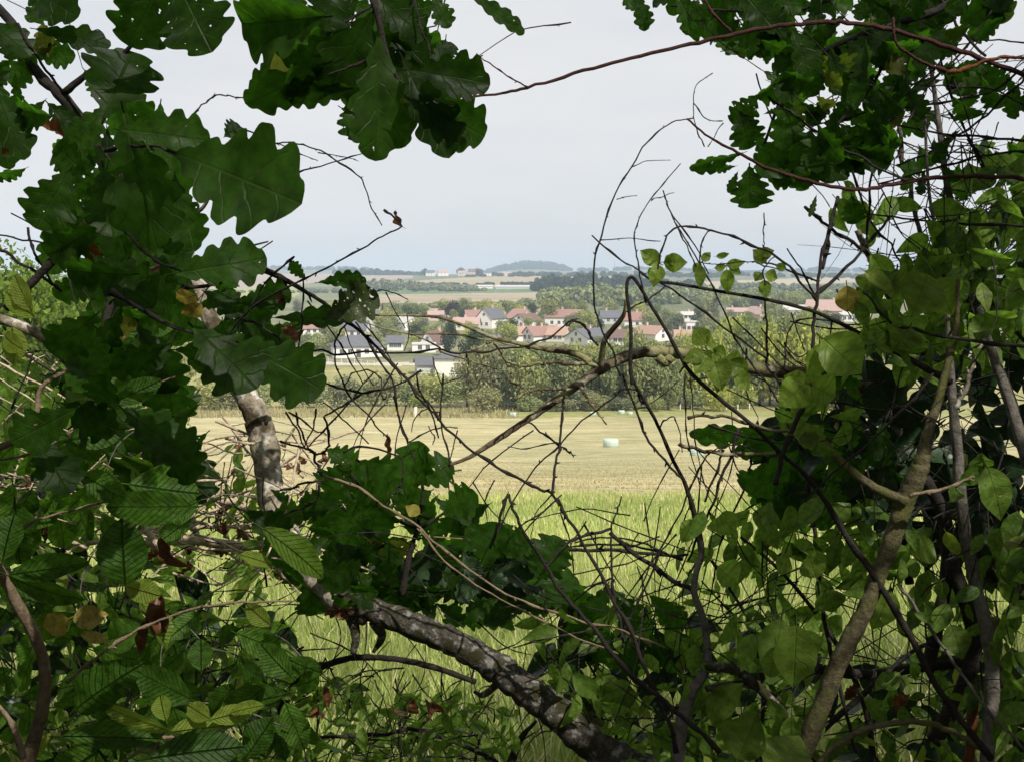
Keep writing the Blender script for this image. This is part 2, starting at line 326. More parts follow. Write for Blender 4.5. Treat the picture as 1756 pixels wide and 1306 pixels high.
# ------------------------------------------------------------------ meadow grass
def blades(n, y0, y1, tmax, hmin, hmax, wd, mat, name, pxmax=9e9):
    y = y0 + (y1 - y0) * rs.rand(n) ** 1.25; x = (rs.rand(n) * 2 - 1) * tmax * y + .25 * 0
    ok = 878 + F * x / y < pxmax; x, y = x[ok], y[ok]; n = len(x)
    clump = _fbm(x * 2.1, y * 2.1) + .8 * _fbm(x * .5 + 3, y * .5)
    h = (hmin + (hmax - hmin) * rs.rand(n) ** 1.6) * (1 + .25 * clump); z = G(x, y)
    a = rs.rand(n) * 2 * np.pi; lean = h * (.15 + .45 * rs.rand(n)); b = rs.rand(n) * 2 * np.pi
    wx, wy = np.cos(a) * wd, np.sin(a) * wd; lx, ly = np.cos(b) * lean, np.sin(b) * lean
    V = np.zeros((n, 5, 3)); s = .8 + .5 * rs.rand(n)
    V[:, 0] = np.stack([x - wx * s, y - wy * s, z - .02], -1); V[:, 1] = np.stack([x + wx * s, y + wy * s, z - .02], -1)
    V[:, 2] = np.stack([x + wx * s * .8 + lx * .3, y + wy * s * .8 + ly * .3, z + h * .6], -1); V[:, 3] = np.stack([x - wx * s * .8 + lx * .3, y - wy * s * .8 + ly * .3, z + h * .6], -1)
    V[:, 4] = np.stack([x + lx, y + ly, z + h], -1)
    i = np.arange(n)[:, None] * 5
    mb = MB(); r = np.clip(.5 + .25 * clump + .35 * (rs.rand(n) - .5), 0, 1)
    mb.add(V.reshape(-1, 3), [np.hstack([i, i + 1, i + 2, i + 3]), np.hstack([i + 3, i + 2, i + 4])], None, np.repeat(r, 5), np.repeat((rs.rand(n) > .86) * 1.0, 5))
    prop(mb.build(name, mat), kind='stuff')
def grass_mat(name, dark, light, dry, tr=.35):
    m, n, o = newmat(name); l = n.links.new
    a = nd(n, 'ShaderNodeAttribute', attribute_name='rnd'); t = nd(n, 'ShaderNodeAttribute', attribute_name='tone')
    c = mixc(n, t.outputs['Fac'], mixc(n, a.outputs['Fac'], dark, light), dry)
    d = nd(n, 'ShaderNodeBsdfDiffuse'); l(c, d.inputs[0]); x = nd(n, 'ShaderNodeBsdfTranslucent'); l(c, x.inputs[0])
    s = nd(n, 'ShaderNodeMixShader'); s.inputs[0].default_value = tr; l(d.outputs[0], s.inputs[1]); l(x.outputs[0], s.inputs[2]); l(s.outputs[0], o.inputs[0]); return m
gm = grass_mat('meadow grass', (.18, .29, .05), (.64, .70, .25), (.80, .72, .40))
blades(60000, 3.3, 15, .52, .07, .26, .0045, gm, 'meadow_grass')
blades(60000, 14, 29, .52, .08, .24, .008, gm, 'meadow_grass')
blades(26000, 27, 75, .5, .03, .09, .02, grass_mat('mown stalks', (.34, .28, .12), (.50, .42, .22), (.55, .48, .28), .2), 'cut_hay')
blades(9000, 136, 156, .45, .2, .8, .06, grass_mat('dry grass', (.22, .22, .09), (.44, .38, .2), (.5, .42, .26), .2), 'dry_grass', 890)

# ------------------------------------------------------------------ far trees
def crown_mesh(name, mat, n, q, seed, shape='round', flat=.9):
    """unit crown (height 1 from z=0, width 1): leaf-sized quads on the skins of many clumps"""
    r = np.random.RandomState(seed); mb = MB(); K = 26
    if shape == 'cone':
        zc = r.rand(K * 2); rad = .42 * (1 - zc) ** .8 + .03; a = r.rand(K * 2) * 6.28; cc = np.stack([rad * np.cos(a) * .75, rad * np.sin(a) * .75, zc * .93], -1); cr = .06 + .13 * (1 - zc)
    else:
        v = r.randn(K, 3); v /= np.linalg.norm(v, axis=1)[:, None]; rr = (.45 + .55 * r.rand(K))[:, None]
        cc = v * rr * np.array([.34, .34, .36]) + np.array([0, 0, .52]); cr = .13 + .10 * r.rand(K)
        if shape == 'poplar': cc[:, :2] *= .7; cc[:, 2] = .06 + .86 * r.rand(K); cr *= .8
        if shape == 'bush': cc[:, 2] *= .8
    k = r.randint(0, len(cc), n); v = r.randn(n, 3); v /= np.linalg.norm(v, axis=1)[:, None]
    c = cc[k] + v * (cr[k] * (.65 + .45 * r.rand(n) ** .5))[:, None]; c[:, 2] = np.maximum(c[:, 2], .015)
    nrm = v + r.randn(n, 3) * .55; nrm /= np.linalg.norm(nrm, axis=1)[:, None]
    t = np.cross(nrm, r.randn(n, 3)); t /= np.linalg.norm(t, axis=1)[:, None]; b = np.cross(nrm, t); s = (q * (.6 + .8 * r.rand(n)))[:, None]
    V = np.stack([c - t * s, c - b * s * .55, c + t * s, c + b * s * .55], 1); i = np.arange(n)[:, None] * 4
    rn = np.repeat(np.clip(.5 + .4 * r.randn(n) * .6 + .25 * (r.rand(len(cc))[k] - .5), 0, 1), 4)
    mb.add(V.reshape(-1, 3), [np.hstack([i, i + 1, i + 2, i + 3])], None, rn); return mb.mesh(name, mat, smooth=False)
def trunk_mesh(name, mat, h=.6, limbs=5, seed=1):
    r = np.random.RandomState(seed); mb = MB()
    p = np.array([(0, 0, -.04), (.01, 0, .15), (-.01, .01, .35), (.01, 0, h)]); V, Fs = tube(catmull(p, 3), np.linspace(.035, .012, 10), 6); mb.add(V, Fs)
    for i in range(limbs):
        a = r.rand() * 6.28; z = .16 + .3 * r.rand(); e = np.array([.28 * math.cos(a), .28 * math.sin(a), z + .2 + .15 * r.rand()])
        V, Fs = tube(catmull([(0, 0, z), e * .5 + np.array([0, 0, z * .5]), e], 3), np.linspace(.014, .004, 7), 4); mb.add(V, Fs)
    return mb.mesh(name, mat)
FM = {'mid': foliage_mat('valley foliage', (.11, .14, .06), (.38, .40, .19)), 'grey': foliage_mat('grey green foliage', (.11, .12, .075), (.31, .32, .19)),
      'bright': foliage_mat('bright foliage', (.17, .21, .05), (.46, .48, .15)), 'dark': foliage_mat('dark foliage', (.025, .042, .02), (.08, .105, .045)),
      'purple': foliage_mat('purple foliage', (.035, .025, .03), (.09, .07, .075)), 'edge': foliage_mat('wood edge foliage', (.05, .09, .018), (.17, .25, .05), .35)}
tbark = bark_mat('tree bark', (.04, .032, .026), (.10, .085, .07), scale=6)
CM = {}
def crown(col, shape, v):
    k = (col, shape, v)
    if k not in CM: CM[k] = crown_mesh(f'{shape}_crown', FM[col], {'round': 2600, 'poplar': 2000, 'cone': 1800, 'bush': 1500}[shape], .036 if shape != 'cone' else .03, 100 + v * 7 + len(CM) , shape)
    return CM[k]
TRK = [trunk_mesh('trunk', tbark, seed=i) for i in range(3)]
def tree(name, px, ybase, hpx, wpx, col, shape, label, group, d=None, cat='tree', trunk=True):
    d = d or ground_hit(px, ybase); b = on_ground(px, d); s = d / F; v = rs.randint(3)
    root = empty(name, b, label, cat, group, rs.rand() * 6.28)
    c = bpy.data.objects.new('crown', crown(col, shape, v)); C.objects.link(c); c.parent = root
    H = hpx * s; Wd = wpx * s; lift = .06 * H if trunk else 0.0
    c.location = (0, 0, lift - .1); c.scale = (Wd, Wd, H - lift)
    if trunk:
        t = bpy.data.objects.new('trunk', TRK[v]); C.objects.link(t); t.parent = root; t.scale = (max(Wd, H * .5),) * 2 + (H,)
    return root

# a looser second row behind the belt
for i, x in enumerate(np.arange(870, 1500, 21)):
    x = x + rs.uniform(-9, 9); yb = rs.uniform(640, 672); top = np.interp(x, [870, 1000, 1100, 1200, 1300, 1500], [586, 582, 578, 560, 548, 540]) + rs.uniform(-4, 20)
    col = 'bright' if x > 1120 and rs.rand() < .6 else ('mid' if rs.rand() < .7 else 'grey')
    tree('meadow_tree', x, yb, yb - top, rs.uniform(50, 84), col, 'round', {'bright': 'light yellow green', 'mid': 'green', 'grey': 'dull grey green'}[col] + ' tree between the belt and the front row of houses', 'trees between the belt and the houses: ' + col)
# the belt of trees at the far side of the hay field
for i, x in enumerate(np.arange(806, 1500, 15)):
    x = x + rs.uniform(-7, 7); f = (x - 800) / 700
    top = np.interp(x, [800, 830, 860, 905, 960, 1060, 1160, 1250, 1340, 1490], [598, 566, 588, 578, 592, 582, 584, 552, 540, 534]) + rs.uniform(-12, 22)
    yb = 704 - 5 * f + rs.uniform(-5, 4) - (0 if i % 2 else 6)
    col = 'grey' if x < 860 else ('bright' if x > 1165 and i % 4 else 'mid')
    lab = {'grey': 'dark grey green tree at the left end of the belt beyond the hay field', 'mid': 'green leafy tree in the belt along the far edge of the hay field', 'bright': 'yellow green tree in the right half of the belt beyond the hay field'}[col]
    tree('valley_tree', x, yb, yb - top, rs.uniform(58, 92), col, 'round' if rs.rand() > .3 else 'poplar', lab, 'trees in the belt beyond the hay field: ' + col)
for x, yb, h, wd, col in ((535, 700, 60, 70, 'mid'), (580, 698, 70, 80, 'grey'), (622, 697, 52, 62, 'mid'), (655, 697, 75, 80, 'grey'), (700, 697, 60, 72, 'mid'), (742, 698, 78, 84, 'mid'), (778, 700, 66, 70, 'mid'), (716, 700, 36, 50, 'bright'), (830, 708, 62, 74, 'grey'), (905, 706, 40, 60, 'mid'), (496, 700, 66, 70, 'mid'), (440, 702, 60, 80, 'mid'), (390, 704, 62, 74, 'grey'), (345, 704, 70, 80, 'mid')):
    tree('field_shrub', x, yb, h, wd, col, 'bush', 'rounded %s shrub in the hedge beyond the hay field, left of the tall trees' % {'mid': 'green', 'grey': 'dull green', 'bright': 'light green'}[col], 'shrubs in the hedge beyond the hay field: ' + col, cat='shrub', trunk=False)

for i, x in enumerate(np.arange(862, 1500, 22)):
    if rs.rand() < .22: continue
    x = x + rs.uniform(-9, 9); col = 'grey' if rs.rand() < .45 else ('mid' if x < 1200 or rs.rand() < .5 else 'bright')
    tree('belt_shrub', x, 703 + rs.uniform(-4, 3), rs.uniform(26, 62), rs.uniform(40, 78), col, 'bush', {'mid': 'green', 'grey': 'dull green', 'bright': 'light green'}[col] + ' shrub at the foot of the tree belt beyond the hay field', 'shrubs at the foot of the tree belt: ' + col, cat='shrub', trunk=False)

# ------------------------------------------------------------------ houses of the village
HW = {k: plain_mat(k + ' render', c, .05, 1.5) for k, c in {'white': (.76, .735, .70), 'cream': (.68, .60, .48), 'pink': (.62, .46, .40), 'grey': (.5, .5, .5)}.items()}
HR = {k: plain_mat(k + ' roof tiles', c, .16, 1.2, streak=(1, 1, 3)) for k, c in {'red': (.28, .165, .14), 'orange': (.38, .25, .185), 'slate': (.125, .127, .142), 'brown': (.16, .105, .085), 'pinkish': (.40, .28, .245), 'pale': (.5, .48, .45)}.items()}
m, n, o = newmat('window glass'); b = nd(n, 'ShaderNodeBsdfPrincipled', Roughness=.12); b.inputs['Base Color'].default_value = (.05, .06, .075, 1); n.links.new(b.outputs[0], o.inputs[0]); GLASS = m
FRAME = plain_mat('window frame', (.62, .6, .57), .05); DOOR = plain_mat('door paint', (.10, .09, .085), .1)
def house(x0, x1, yb, ye, yr, face, rot, wall, roof, label, d=None, hip=False, dep=None, wins=3, door=False, storeys=None, chim=1, name='house', cat='house'):
    xc = (x0 + x1) / 2; d = d or ground_hit(xc, yb); s = d / F; base = on_ground(xc, d)
    Wd = (x1 - x0) * s; H = max(2.2, (yb - ye) * s); Rh = max(.6, (ye - yr) * s)
    D = dep or (9.0 if face == 'side' else 11.0)
    yaw = -math.atan2((xc - 878), F) + R(rot)
    root = empty(name, base, label, cat, None, yaw)
    hx, hy = (Wd / 2, D / 2); b0 = -1.2
    # local frame: -y faces the viewer; ridge along x ('side') or along y ('gable')
    V, Fs = box(-hx, hx, -hy, hy, b0, H); mb = MB(); mb.add(V, Fs)
    if face == 'gable':
        for sy in (-1, 1):
            y = sy * hy; g = np.array([(-hx, y, H), (hx, y, H), (0, y, H + Rh), (-hx, y - sy * .25, H), (hx, y - sy * .25, H), (0, y - sy * .25, H + Rh)])
            mb.add(g, [np.array([(0, 1, 2), (3, 5, 4)]), np.array([(0, 3, 4, 1), (1, 4, 5, 2), (2, 5, 3, 0)])])
    elif not hip and roof != 'flat':
        for sx in (-1, 1):
            x = sx * hx; g = np.array([(x, -hy, H), (x, hy, H), (x, 0, H + Rh), (x - sx * .25, -hy, H), (x - sx * .25, hy, H), (x - sx * .25, 0, H + Rh)])
            mb.add(g, [np.array([(0, 1, 2), (3, 5, 4)]), np.array([(0, 3, 4, 1), (1, 4, 5, 2), (2, 5, 3, 0)])])
    mb.build('wall', HW[wall], root, smooth=False)
    rb = MB(); ov = .4; th = .16; z0 = H + .02
    if roof == 'flat':
        V, Fs = box(-hx - .15, hx + .15, -hy - .15, hy + .15, H + .003, H + .25); rb.add(V, Fs); rm = HR['pale']
    else:
        rm = HR[roof]
        if face == 'gable': A, B = hy, hx
        else: A, B = hx, hy
        A2, B2 = A + ov, B + ov; drop = ov * Rh / B; hl = (A - B * .75 if hip else A2); hl = max(hl, .2)
        top = np.array([(-A2, -B2, z0 - drop), (A2, -B2, z0 - drop), (A2, B2, z0 - drop), (-A2, B2, z0 - drop), (-hl, 0, z0 + Rh), (hl, 0, z0 + Rh)])
        V = np.vstack([top, top + np.array([0, 0, th])])
        if face == 'gable': V = V[:, [1, 0, 2]] * np.array([1, 1, 1])
        rb.add(V, [np.array([(6, 7, 11, 10), (8, 9, 10, 11), (0, 4, 5, 1), (2, 5, 4, 3), (0, 1, 7, 6), (2, 3, 9, 8)])] + ([np.array([(7, 8, 11), (9, 6, 10), (1, 5, 2), (3, 4, 0)]), np.array([(1, 2, 8, 7), (3, 0, 6, 9)])] if hip else [np.array([(1, 5, 11, 7), (5, 2, 8, 11), (3, 4, 10, 9), (4, 0, 6, 10)])]))
    ro = rb.build('roof', rm, root, smooth=False)
    if roof != 'flat' and chim:
        cx = rs.uniform(-.5, .5) * (hx if face == 'side' else .3); cyy = 0.0 if face == 'side' else rs.uniform(-.3, .5) * hy
        V, Fs = box(cx - .35, cx + .35, cyy - .3, cyy + .3, H + Rh * .55, H + Rh + 1.0); cb = MB(); cb.add(V, Fs); V, Fs = box(cx - .42, cx + .42, cyy - .37, cyy + .37, H + Rh + 1.003, H + Rh + 1.12); cb.add(V, Fs); cb.build('chimney', HW['pink'], ro, smooth=False)
    nst = storeys or (2 if H > 4.6 else 1)
    def window(x, z, y, ww=1.1, hh=1.25):
        fb = MB()
        for (a, b_, c_, e_) in ((x - ww / 2 - .09, x + ww / 2 + .09, z - .09, z), (x - ww / 2 - .09, x + ww / 2 + .09, z + hh, z + hh + .09), (x - ww / 2 - .09, x - ww / 2, z + .001, z + hh - .001), (x + ww / 2, x + ww / 2 + .09, z + .001, z + hh - .001), (x - .03, x + .03, z + .001, z + hh - .001)):
            V, Fs = box(a, b_, y - .07, y - .003, c_, e_); fb.add(V, Fs)
        fo = fb.build('window', FRAME, root, smooth=False)
        pb = MB(); V, Fs = box(x - ww / 2, x + ww / 2, y - .03, y - .004, z + .002, z + hh - .002); pb.add(V, Fs); pb.build('pane', GLASS, fo, smooth=False)
    xs = np.linspace(-hx, hx, wins + 2)[1:-1] if wins else []
    for st in range(nst):
        for k, x in enumerate(xs):
            if door and st == 0 and k == len(xs) // 2:
                V, Fs = box(x - .6, x + .6, -hy - .06, -hy - .003, .02, 2.1); db = MB(); db.add(V, Fs); dd = db.build('door', DOOR, root, smooth=False); V, Fs = box(x + .4, x + .5, -hy - .12, -hy - .063, 1.0, 1.06); hb = MB(); hb.add(V, Fs); hb.build('handle', FRAME, dd, smooth=False)
            else: window(x, .95 + st * 2.7, -hy)
    if face == 'gable' and Rh > 2.2: window(0, H + Rh * .22, -hy, .9, 1.0)
    return root
HOUSES = [
 (568, 652, 612, 593, 577, 'side', 6, 'white', 'slate', 'white bungalow with grey hipped roof above the meadow, nearest of the village houses', dict(hip=True, door=True, wins=5, storeys=1)),
 (584, 630, 580, 566, 551, 'side', -12, 'white', 'slate', 'white house with grey roof peeping over the nearest bungalow', dict(wins=3)),
 (516, 566, 575, 565, 555, 'side', 5, 'white', 'red', 'white house with low red roof at the left end of the village', dict(wins=4)),
 (606, 658, 560, 546, 533, 'gable', -35, 'white', 'slate', 'white house with pale grey roof in the back row, left end', dict(wins=2)),
 (678, 714, 566, 554, 545, 'gable', 30, 'white', 'pale', 'white house with pale roof, second from the left in the back row', dict(wins=2)),
 (663, 690, 601, 588, 578, 'side', 0, 'white', 'slate', 'small white house with blue grey roof between the bungalow and the brown roofed house', dict(wins=3, chim=0)),
 (732, 762, 600, 590, 571, 'gable', -28, 'white', 'brown', 'tall white gabled house with steep brown roof', dict(wins=2)),
 (706, 746, 604, 594, 591, 'side', 0, 'white', 'flat', 'low flat roofed white garage in front of the brown roofed house', dict(wins=2, storeys=1, cat='garage', name='garage')),
 (750, 797, 645, 614, 605, 'side', -8, 'white', 'slate', 'big blank white barn with shallow grey roof, lowest building of the village', dict(wins=0, chim=0, hip=True, cat='barn', name='barn')),
 (712, 748, 642, 632, 622, 'side', 4, 'grey', 'slate', 'low grey roofed shed beside the white barn', dict(wins=0, chim=0, cat='shed', name='shed')),
 (734, 760, 550, 540, 534, 'side', 0, 'pink', 'pinkish', 'small pinkish house in the back row by the purple tree', dict(wins=3)),
 (798, 838, 560, 546, 533, 'side', 6, 'white', 'red', 'house with broad red roof joined to a tall slate roofed one', dict(wins=3)),
 (826, 858, 563, 546, 529, 'gable', -30, 'white', 'slate', 'tall white house with steep slate roof beside the broad red roof', dict(wins=2)),
 (778, 822, 566, 556, 546, 'side', -6, 'cream', 'pinkish', 'cream house with low pinkish roof in front of the broad red roof', dict(wins=3)),
 (865, 916, 558, 545, 531, 'side', 3, 'cream', 'red', 'cream house with red hipped roof in the middle of the village', dict(wins=4, hip=True)),
 (885, 920, 563, 550, 539, 'gable', -32, 'white', 'brown', 'white gabled house with brown roof in front of the red hipped roof', dict(wins=2)),
 (938, 999, 560, 544, 532, 'side', -10, 'white', 'red', 'wide white house with long red roof right of the village middle', dict(wins=4)),
 (866, 914, 586, 574, 562, 'gable', -48, 'white', 'orange', 'white house with bright orange red roof in the front row, leftmost orange one', dict(wins=2)),
 (910, 944, 586, 577, 563, 'gable', -50, 'white', 'red', 'red roofed house with white verge in the front row, between two orange roofs', dict(wins=2)),
 (942, 974, 586, 578, 566, 'side', -14, 'cream', 'orange', 'cream house with orange roof left of the slate roofed gable', dict(wins=3)),
 (982, 1036, 592, 579, 565, 'gable', -42, 'white', 'slate', 'white gabled house with long slate roof in the front row', dict(wins=2)),
 (1052, 1086, 592, 580, 567, 'side', -10, 'white', 'brown', 'white house with dark brown roof right of the slate roofed gable', dict(wins=3)),
 (1030, 1064, 556, 545, 534, 'side', 8, 'grey', 'slate', 'grey house with grey roof in the back row, right of the long red roof', dict(wins=2)),
 (1074, 1118, 562, 549, 536, 'side', -6, 'white', 'red', 'house with plain red roof in the back row, right end of the red ones', dict(wins=3)),
 (1100, 1136, 584, 574, 561, 'gable', 44, 'white', 'orange', 'house with light orange roof and white gable among the front trees', dict(wins=1)),
 (1168, 1198, 570, 553, 551, 'side', 0, 'white', 'flat', 'flat roofed white block among the trees at the right', dict(wins=3, chim=0)),
 (1170, 1192, 550, 541, 536, 'side', 0, 'white', 'pale', 'small pale house right of the plain red roof', dict(wins=2)),
 (1158, 1184, 588, 580, 571, 'side', 5, 'cream', 'orange', 'small terracotta roof showing between bright trees', dict(wins=2)),
 (1248, 1284, 545, 535, 529, 'side', 0, 'white', 'pinkish', 'long white house with pink roof right of the grey poplars', dict(wins=4)),
 (1288, 1320, 548, 540, 528, 'gable', 38, 'pink', 'pinkish', 'pink house with pink roof and raised gable', dict(wins=2)),
 (1346, 1384, 544, 532, 524, 'side', 0, 'white', 'pale', 'long low white building at the right of the village', dict(wins=5, chim=0)),
 (1386, 1446, 550, 532, 515, 'side', -5, 'pink', 'pinkish', 'large pink building with wide pinkish roof at the right end', dict(wins=6)),
 (1442, 1482, 552, 540, 533, 'side', 4, 'white', 'pale', 'white house with pale roof beside the large pink building', dict(wins=4)),
]
HB = []
for h in HOUSES:
    house(*h[:10], **h[10]); HB.append(h[:5])
# hamlet on the skyline, and the long shed in the fields
for x0, x1, ye, yr, wl, rf, lab in ((731, 746, 467, 463, 'white', 'slate', 'white farmhouse at the left of the skyline hamlet'), (750, 768, 467, 463, 'white', 'pinkish', 'white farmhouse with pink roof in the skyline hamlet'), (786, 800, 468, 464, 'cream', 'pinkish', 'cream farmhouse in the right half of the skyline hamlet'), (803, 815, 466, 461, 'pink', 'brown', 'tall pink farmhouse under the trees of the skyline hamlet'), (829, 842, 468, 464, 'white', 'slate', 'white house at the right end of the skyline hamlet'), (858, 878, 469, 466, 'cream', 'pinkish', 'low pinkish farm building below the blue wooded hill')):
    house(x0, x1, 473, ye, yr, 'side', rs.uniform(-20, 20), wl, rf, lab, d=1900, wins=2, chim=0, name='farmhouse', cat='farmhouse')
house(776, 845, 497, 494.5, 492, 'side', 0, 'white', 'pale', 'long pale grey farm shed with a white end in the fields', d=1180, wins=0, chim=0, name='farm_shed', cat='shed', dep=14)
house(850, 912, 498, 496, 493.5, 'side', 0, 'grey', 'pale', 'second long grey farm shed, right of the white ended one', d=1170, wins=0, chim=0, name='farm_shed', cat='shed', dep=14)

# ------------------------------------------------------------------ trees among and behind the houses
SOLO = [(775, 548, 34, 34, 'purple', 'round', 'purple leaved tree on the edge of the stubble field'), (724, 548, 27, 25, 'mid', 'round', 'round green tree standing at the stubble edge left of the purple tree'), (655, 552, 30, 9, 'dark', 'cone', 'narrow dark conifer behind the white houses at the left'),
 (880, 552, 38, 30, 'mid', 'round', 'tall rounded tree above the red hipped roof'), (942, 560, 52, 40, 'mid', 'round', 'large light green tree left of the long red roof'), (812, 640, 76, 58, 'dark', 'round', 'large dark tree right of the steep brown roof'), (770, 612, 62, 34, 'dark', 'round', 'dark tree touching the steep brown roof'), (632, 600, 40, 58, 'mid', 'bush', 'broad garden bushes behind the nearest bungalow'), (710, 600, 26, 20, 'bright', 'round', 'yellow green garden tree by the flat garage'), (545, 604, 34, 66, 'mid', 'bush', 'broad bushes left of the nearest bungalow'), (1200, 566, 50, 34, 'grey', 'poplar', 'tall grey green poplar left of the pink roofs'), (1228, 566, 58, 30, 'grey', 'poplar', 'taller grey green poplar nearest the pink roofs'), (1000, 566, 32, 30, 'mid', 'round', 'green tree right of the long red roof')]
for x, yb, h, wd, col, sh, lab in SOLO: tree('garden_tree' if sh != 'cone' else 'conifer', x, yb, h, wd, col, sh, lab, None, trunk=sh != 'bush')
cnt = 0
for k in range(3000):
    if cnt >= 250: break
    x = rs.uniform(500, 1500); yb = rs.uniform(538, 606) if x < 1250 else rs.uniform(528, 575)
    h = rs.uniform(14, 40) * (.8 + (yb - 530) / 140); wd = h * rs.uniform(.7, 1.25)
    bad = False
    for (a, b_, hb, he, hr) in HB:
        ov = min(x + wd / 2, b_) - max(x - wd / 2, a)
        if ov > .55 * (b_ - a) and yb > hb - 3 and yb - h < hb - 2: bad = True; break
        if ov > 0 and abs(yb - hb) < 2.5: bad = True; break
    if 600 < x < 800 and yb > 596: bad = True
    if bad: continue
    col = 'mid' if rs.rand() < .5 else ('grey' if rs.rand() < .6 else ('bright' if rs.rand() < .6 else 'dark'))
    tree('garden_tree', x, yb, h, wd, col, 'round' if rs.rand() < .7 else 'bush', {'mid': 'green', 'grey': 'dull grey green', 'bright': 'light yellow green', 'dark': 'dark green'}[col] + ' garden tree among the village houses', 'garden trees in the village: ' + col); cnt += 1
# woods that read as one mass
def belt(name, pts, h, d0, n, col, wpx=16, kind='stuff', deep=.06):
    mb = MB(); pts = np.asarray(pts, float); r = np.random.RandomState(len(pts) * 13 + n)
    for i in range(n):
        x = r.uniform(pts[0, 0], pts[-1, 0]); y = np.interp(x, pts[:, 0], pts[:, 1]); hh = np.interp(x, pts[:, 0], pts[:, 2]) if pts.shape[1] > 2 else h
        d = d0 * (1 + deep * r.rand()); b = on_ground(x, d); zb = P(x, y, d)[2]; s = d / F; H = hh * s * r.uniform(.75, 1.1) + max(0, zb - b[2]) * 0; Wd = wpx * s * r.uniform(.7, 1.2)
        m = 150; v = r.randn(m, 3); v /= np.linalg.norm(v, axis=1)[:, None]; c = v * (.8 + .35 * r.rand(m))[:, None] * np.array([Wd / 2, Wd / 2, H / 2]) + np.array([0, 0, H * .5]) + b
        nn = v + r.randn(m, 3) * .5; t = np.cross(nn, r.randn(m, 3)); t /= np.linalg.norm(t, axis=1)[:, None]; bb = np.cross(nn, t); bb /= np.linalg.norm(bb, axis=1)[:, None]; q = max(Wd, H) * .13
        V = np.stack([c - t * q, c - bb * q, c + t * q, c + bb * q], 1); ix = np.arange(m)[:, None] * 4
        mb.add(V.reshape(-1, 3), [np.hstack([ix, ix + 1, ix + 2, ix + 3])], None, np.repeat(np.clip(.4 + .3 * r.randn(m), 0, 1), 4))
    return prop(mb.build(name, FM[col], smooth=False), kind=kind)
belt('distant_wood', [(840, 468, 6), (870, 466, 11), (905, 466, 13), (960, 466, 12), (976, 468, 5)], 0, 3700, 90, 'dark', 12)
belt('distant_wood', [(250, 466, 8), (380, 464, 9), (480, 464, 6), (560, 466, 7), (640, 468, 5)], 0, 3800, 130, 'dark', 12)
belt('distant_wood', [(975, 468, 5), (1060, 468, 6), (1140, 468, 6), (1250, 469, 3), (1330, 468, 4), (1420, 468, 8), (1520, 468, 5), (1700, 468, 5)], 0, 3800, 150, 'dark', 14)
belt('distant_wood', [(575, 472, 13), (640, 472, 11), (700, 472, 7), (740, 472, 6)], 0, 2200, 60, 'dark', 10)
belt('distant_hedge', [(800, 474, 4), (900, 476, 6), (1000, 478, 8), (1130, 480, 7), (1300, 481, 8), (1500, 480, 6)], 0, 1800, 150, 'dark', 10, deep=.12)
belt('distant_wood', [(912, 504, 13), (950, 504, 22), (1020, 503, 24), (1100, 502, 20), (1200, 500, 12)], 0, 1050, 120, 'dark', 15, deep=.14)
belt('distant_wood', [(600, 500, 10), (640, 500, 17), (680, 500, 18), (720, 502, 12), (770, 505, 11), (830, 500, 4)], 0, 1050, 70, 'grey', 14, deep=.1)
belt('distant_hedge', [(620, 493, 4), (760, 492, 4), (910, 493, 5)], 0, 1300, 80, 'dark', 9)
belt('distant_wood', [(930, 530, 22), (1000, 532, 26), (1080, 532, 24), (1180, 528, 22), (1300, 522, 18), (1480, 520, 14)], 0, 640, 200, 'mid', 18, deep=.3)
belt('distant_wood', [(1130, 510, 10), (1250, 508, 14), (1340, 508, 10), (1480, 504, 8)], 0, 900, 90, 'grey', 14, deep=.3)
belt('distant_hedge', [(590, 534, 5), (700, 532, 6), (820, 530, 8), (900, 528, 14), (960, 526, 20)], 0, 600, 70, 'mid', 14, deep=.08)
belt('distant_hedge', [(360, 506, 4), (480, 500, 5), (560, 503, 8), (620, 506, 8)], 0, 980, 50, 'grey', 12, deep=.06)
for x, h, wd, lab in ((728, 15, 12, 'lone dark tree left of the skyline hamlet'), (790, 14, 17, 'dark tree in the middle of the skyline hamlet'), (820, 13, 22, 'wide dark tree over the tall pink farmhouse'), (891, 10, 9, 'pointed tree on the skyline below the blue wooded hill')):
    tree('skyline_tree', x, 474, h, wd, 'dark', 'round', lab, None, d=1930)
# mast on the far ridge
ms = MB(); b = on_ground(1054, 3600)
for dx, dy in ((-.9, 0), (.9, 0), (0, .9)):
    V, Fs = tube(np.array([b + (dx, dy, 0), b + (dx * .2, dy * .2, 34)]), [.35, .2], 5, 0); ms.add(V, Fs)
for z in range(4, 34, 5):
    k = 1 - .8 * z / 34; V, Fs = tube(np.array([b + (-.9 * k, 0, z), b + (.9 * k, 0, z)]), [.2, .2], 4, 0); ms.add(V, Fs)
prop(ms.build('radio_mast', plain_mat('mast steel', (.12, .12, .13))), 'thin dark lattice mast on the far ridge right of the blue wood', 'mast')

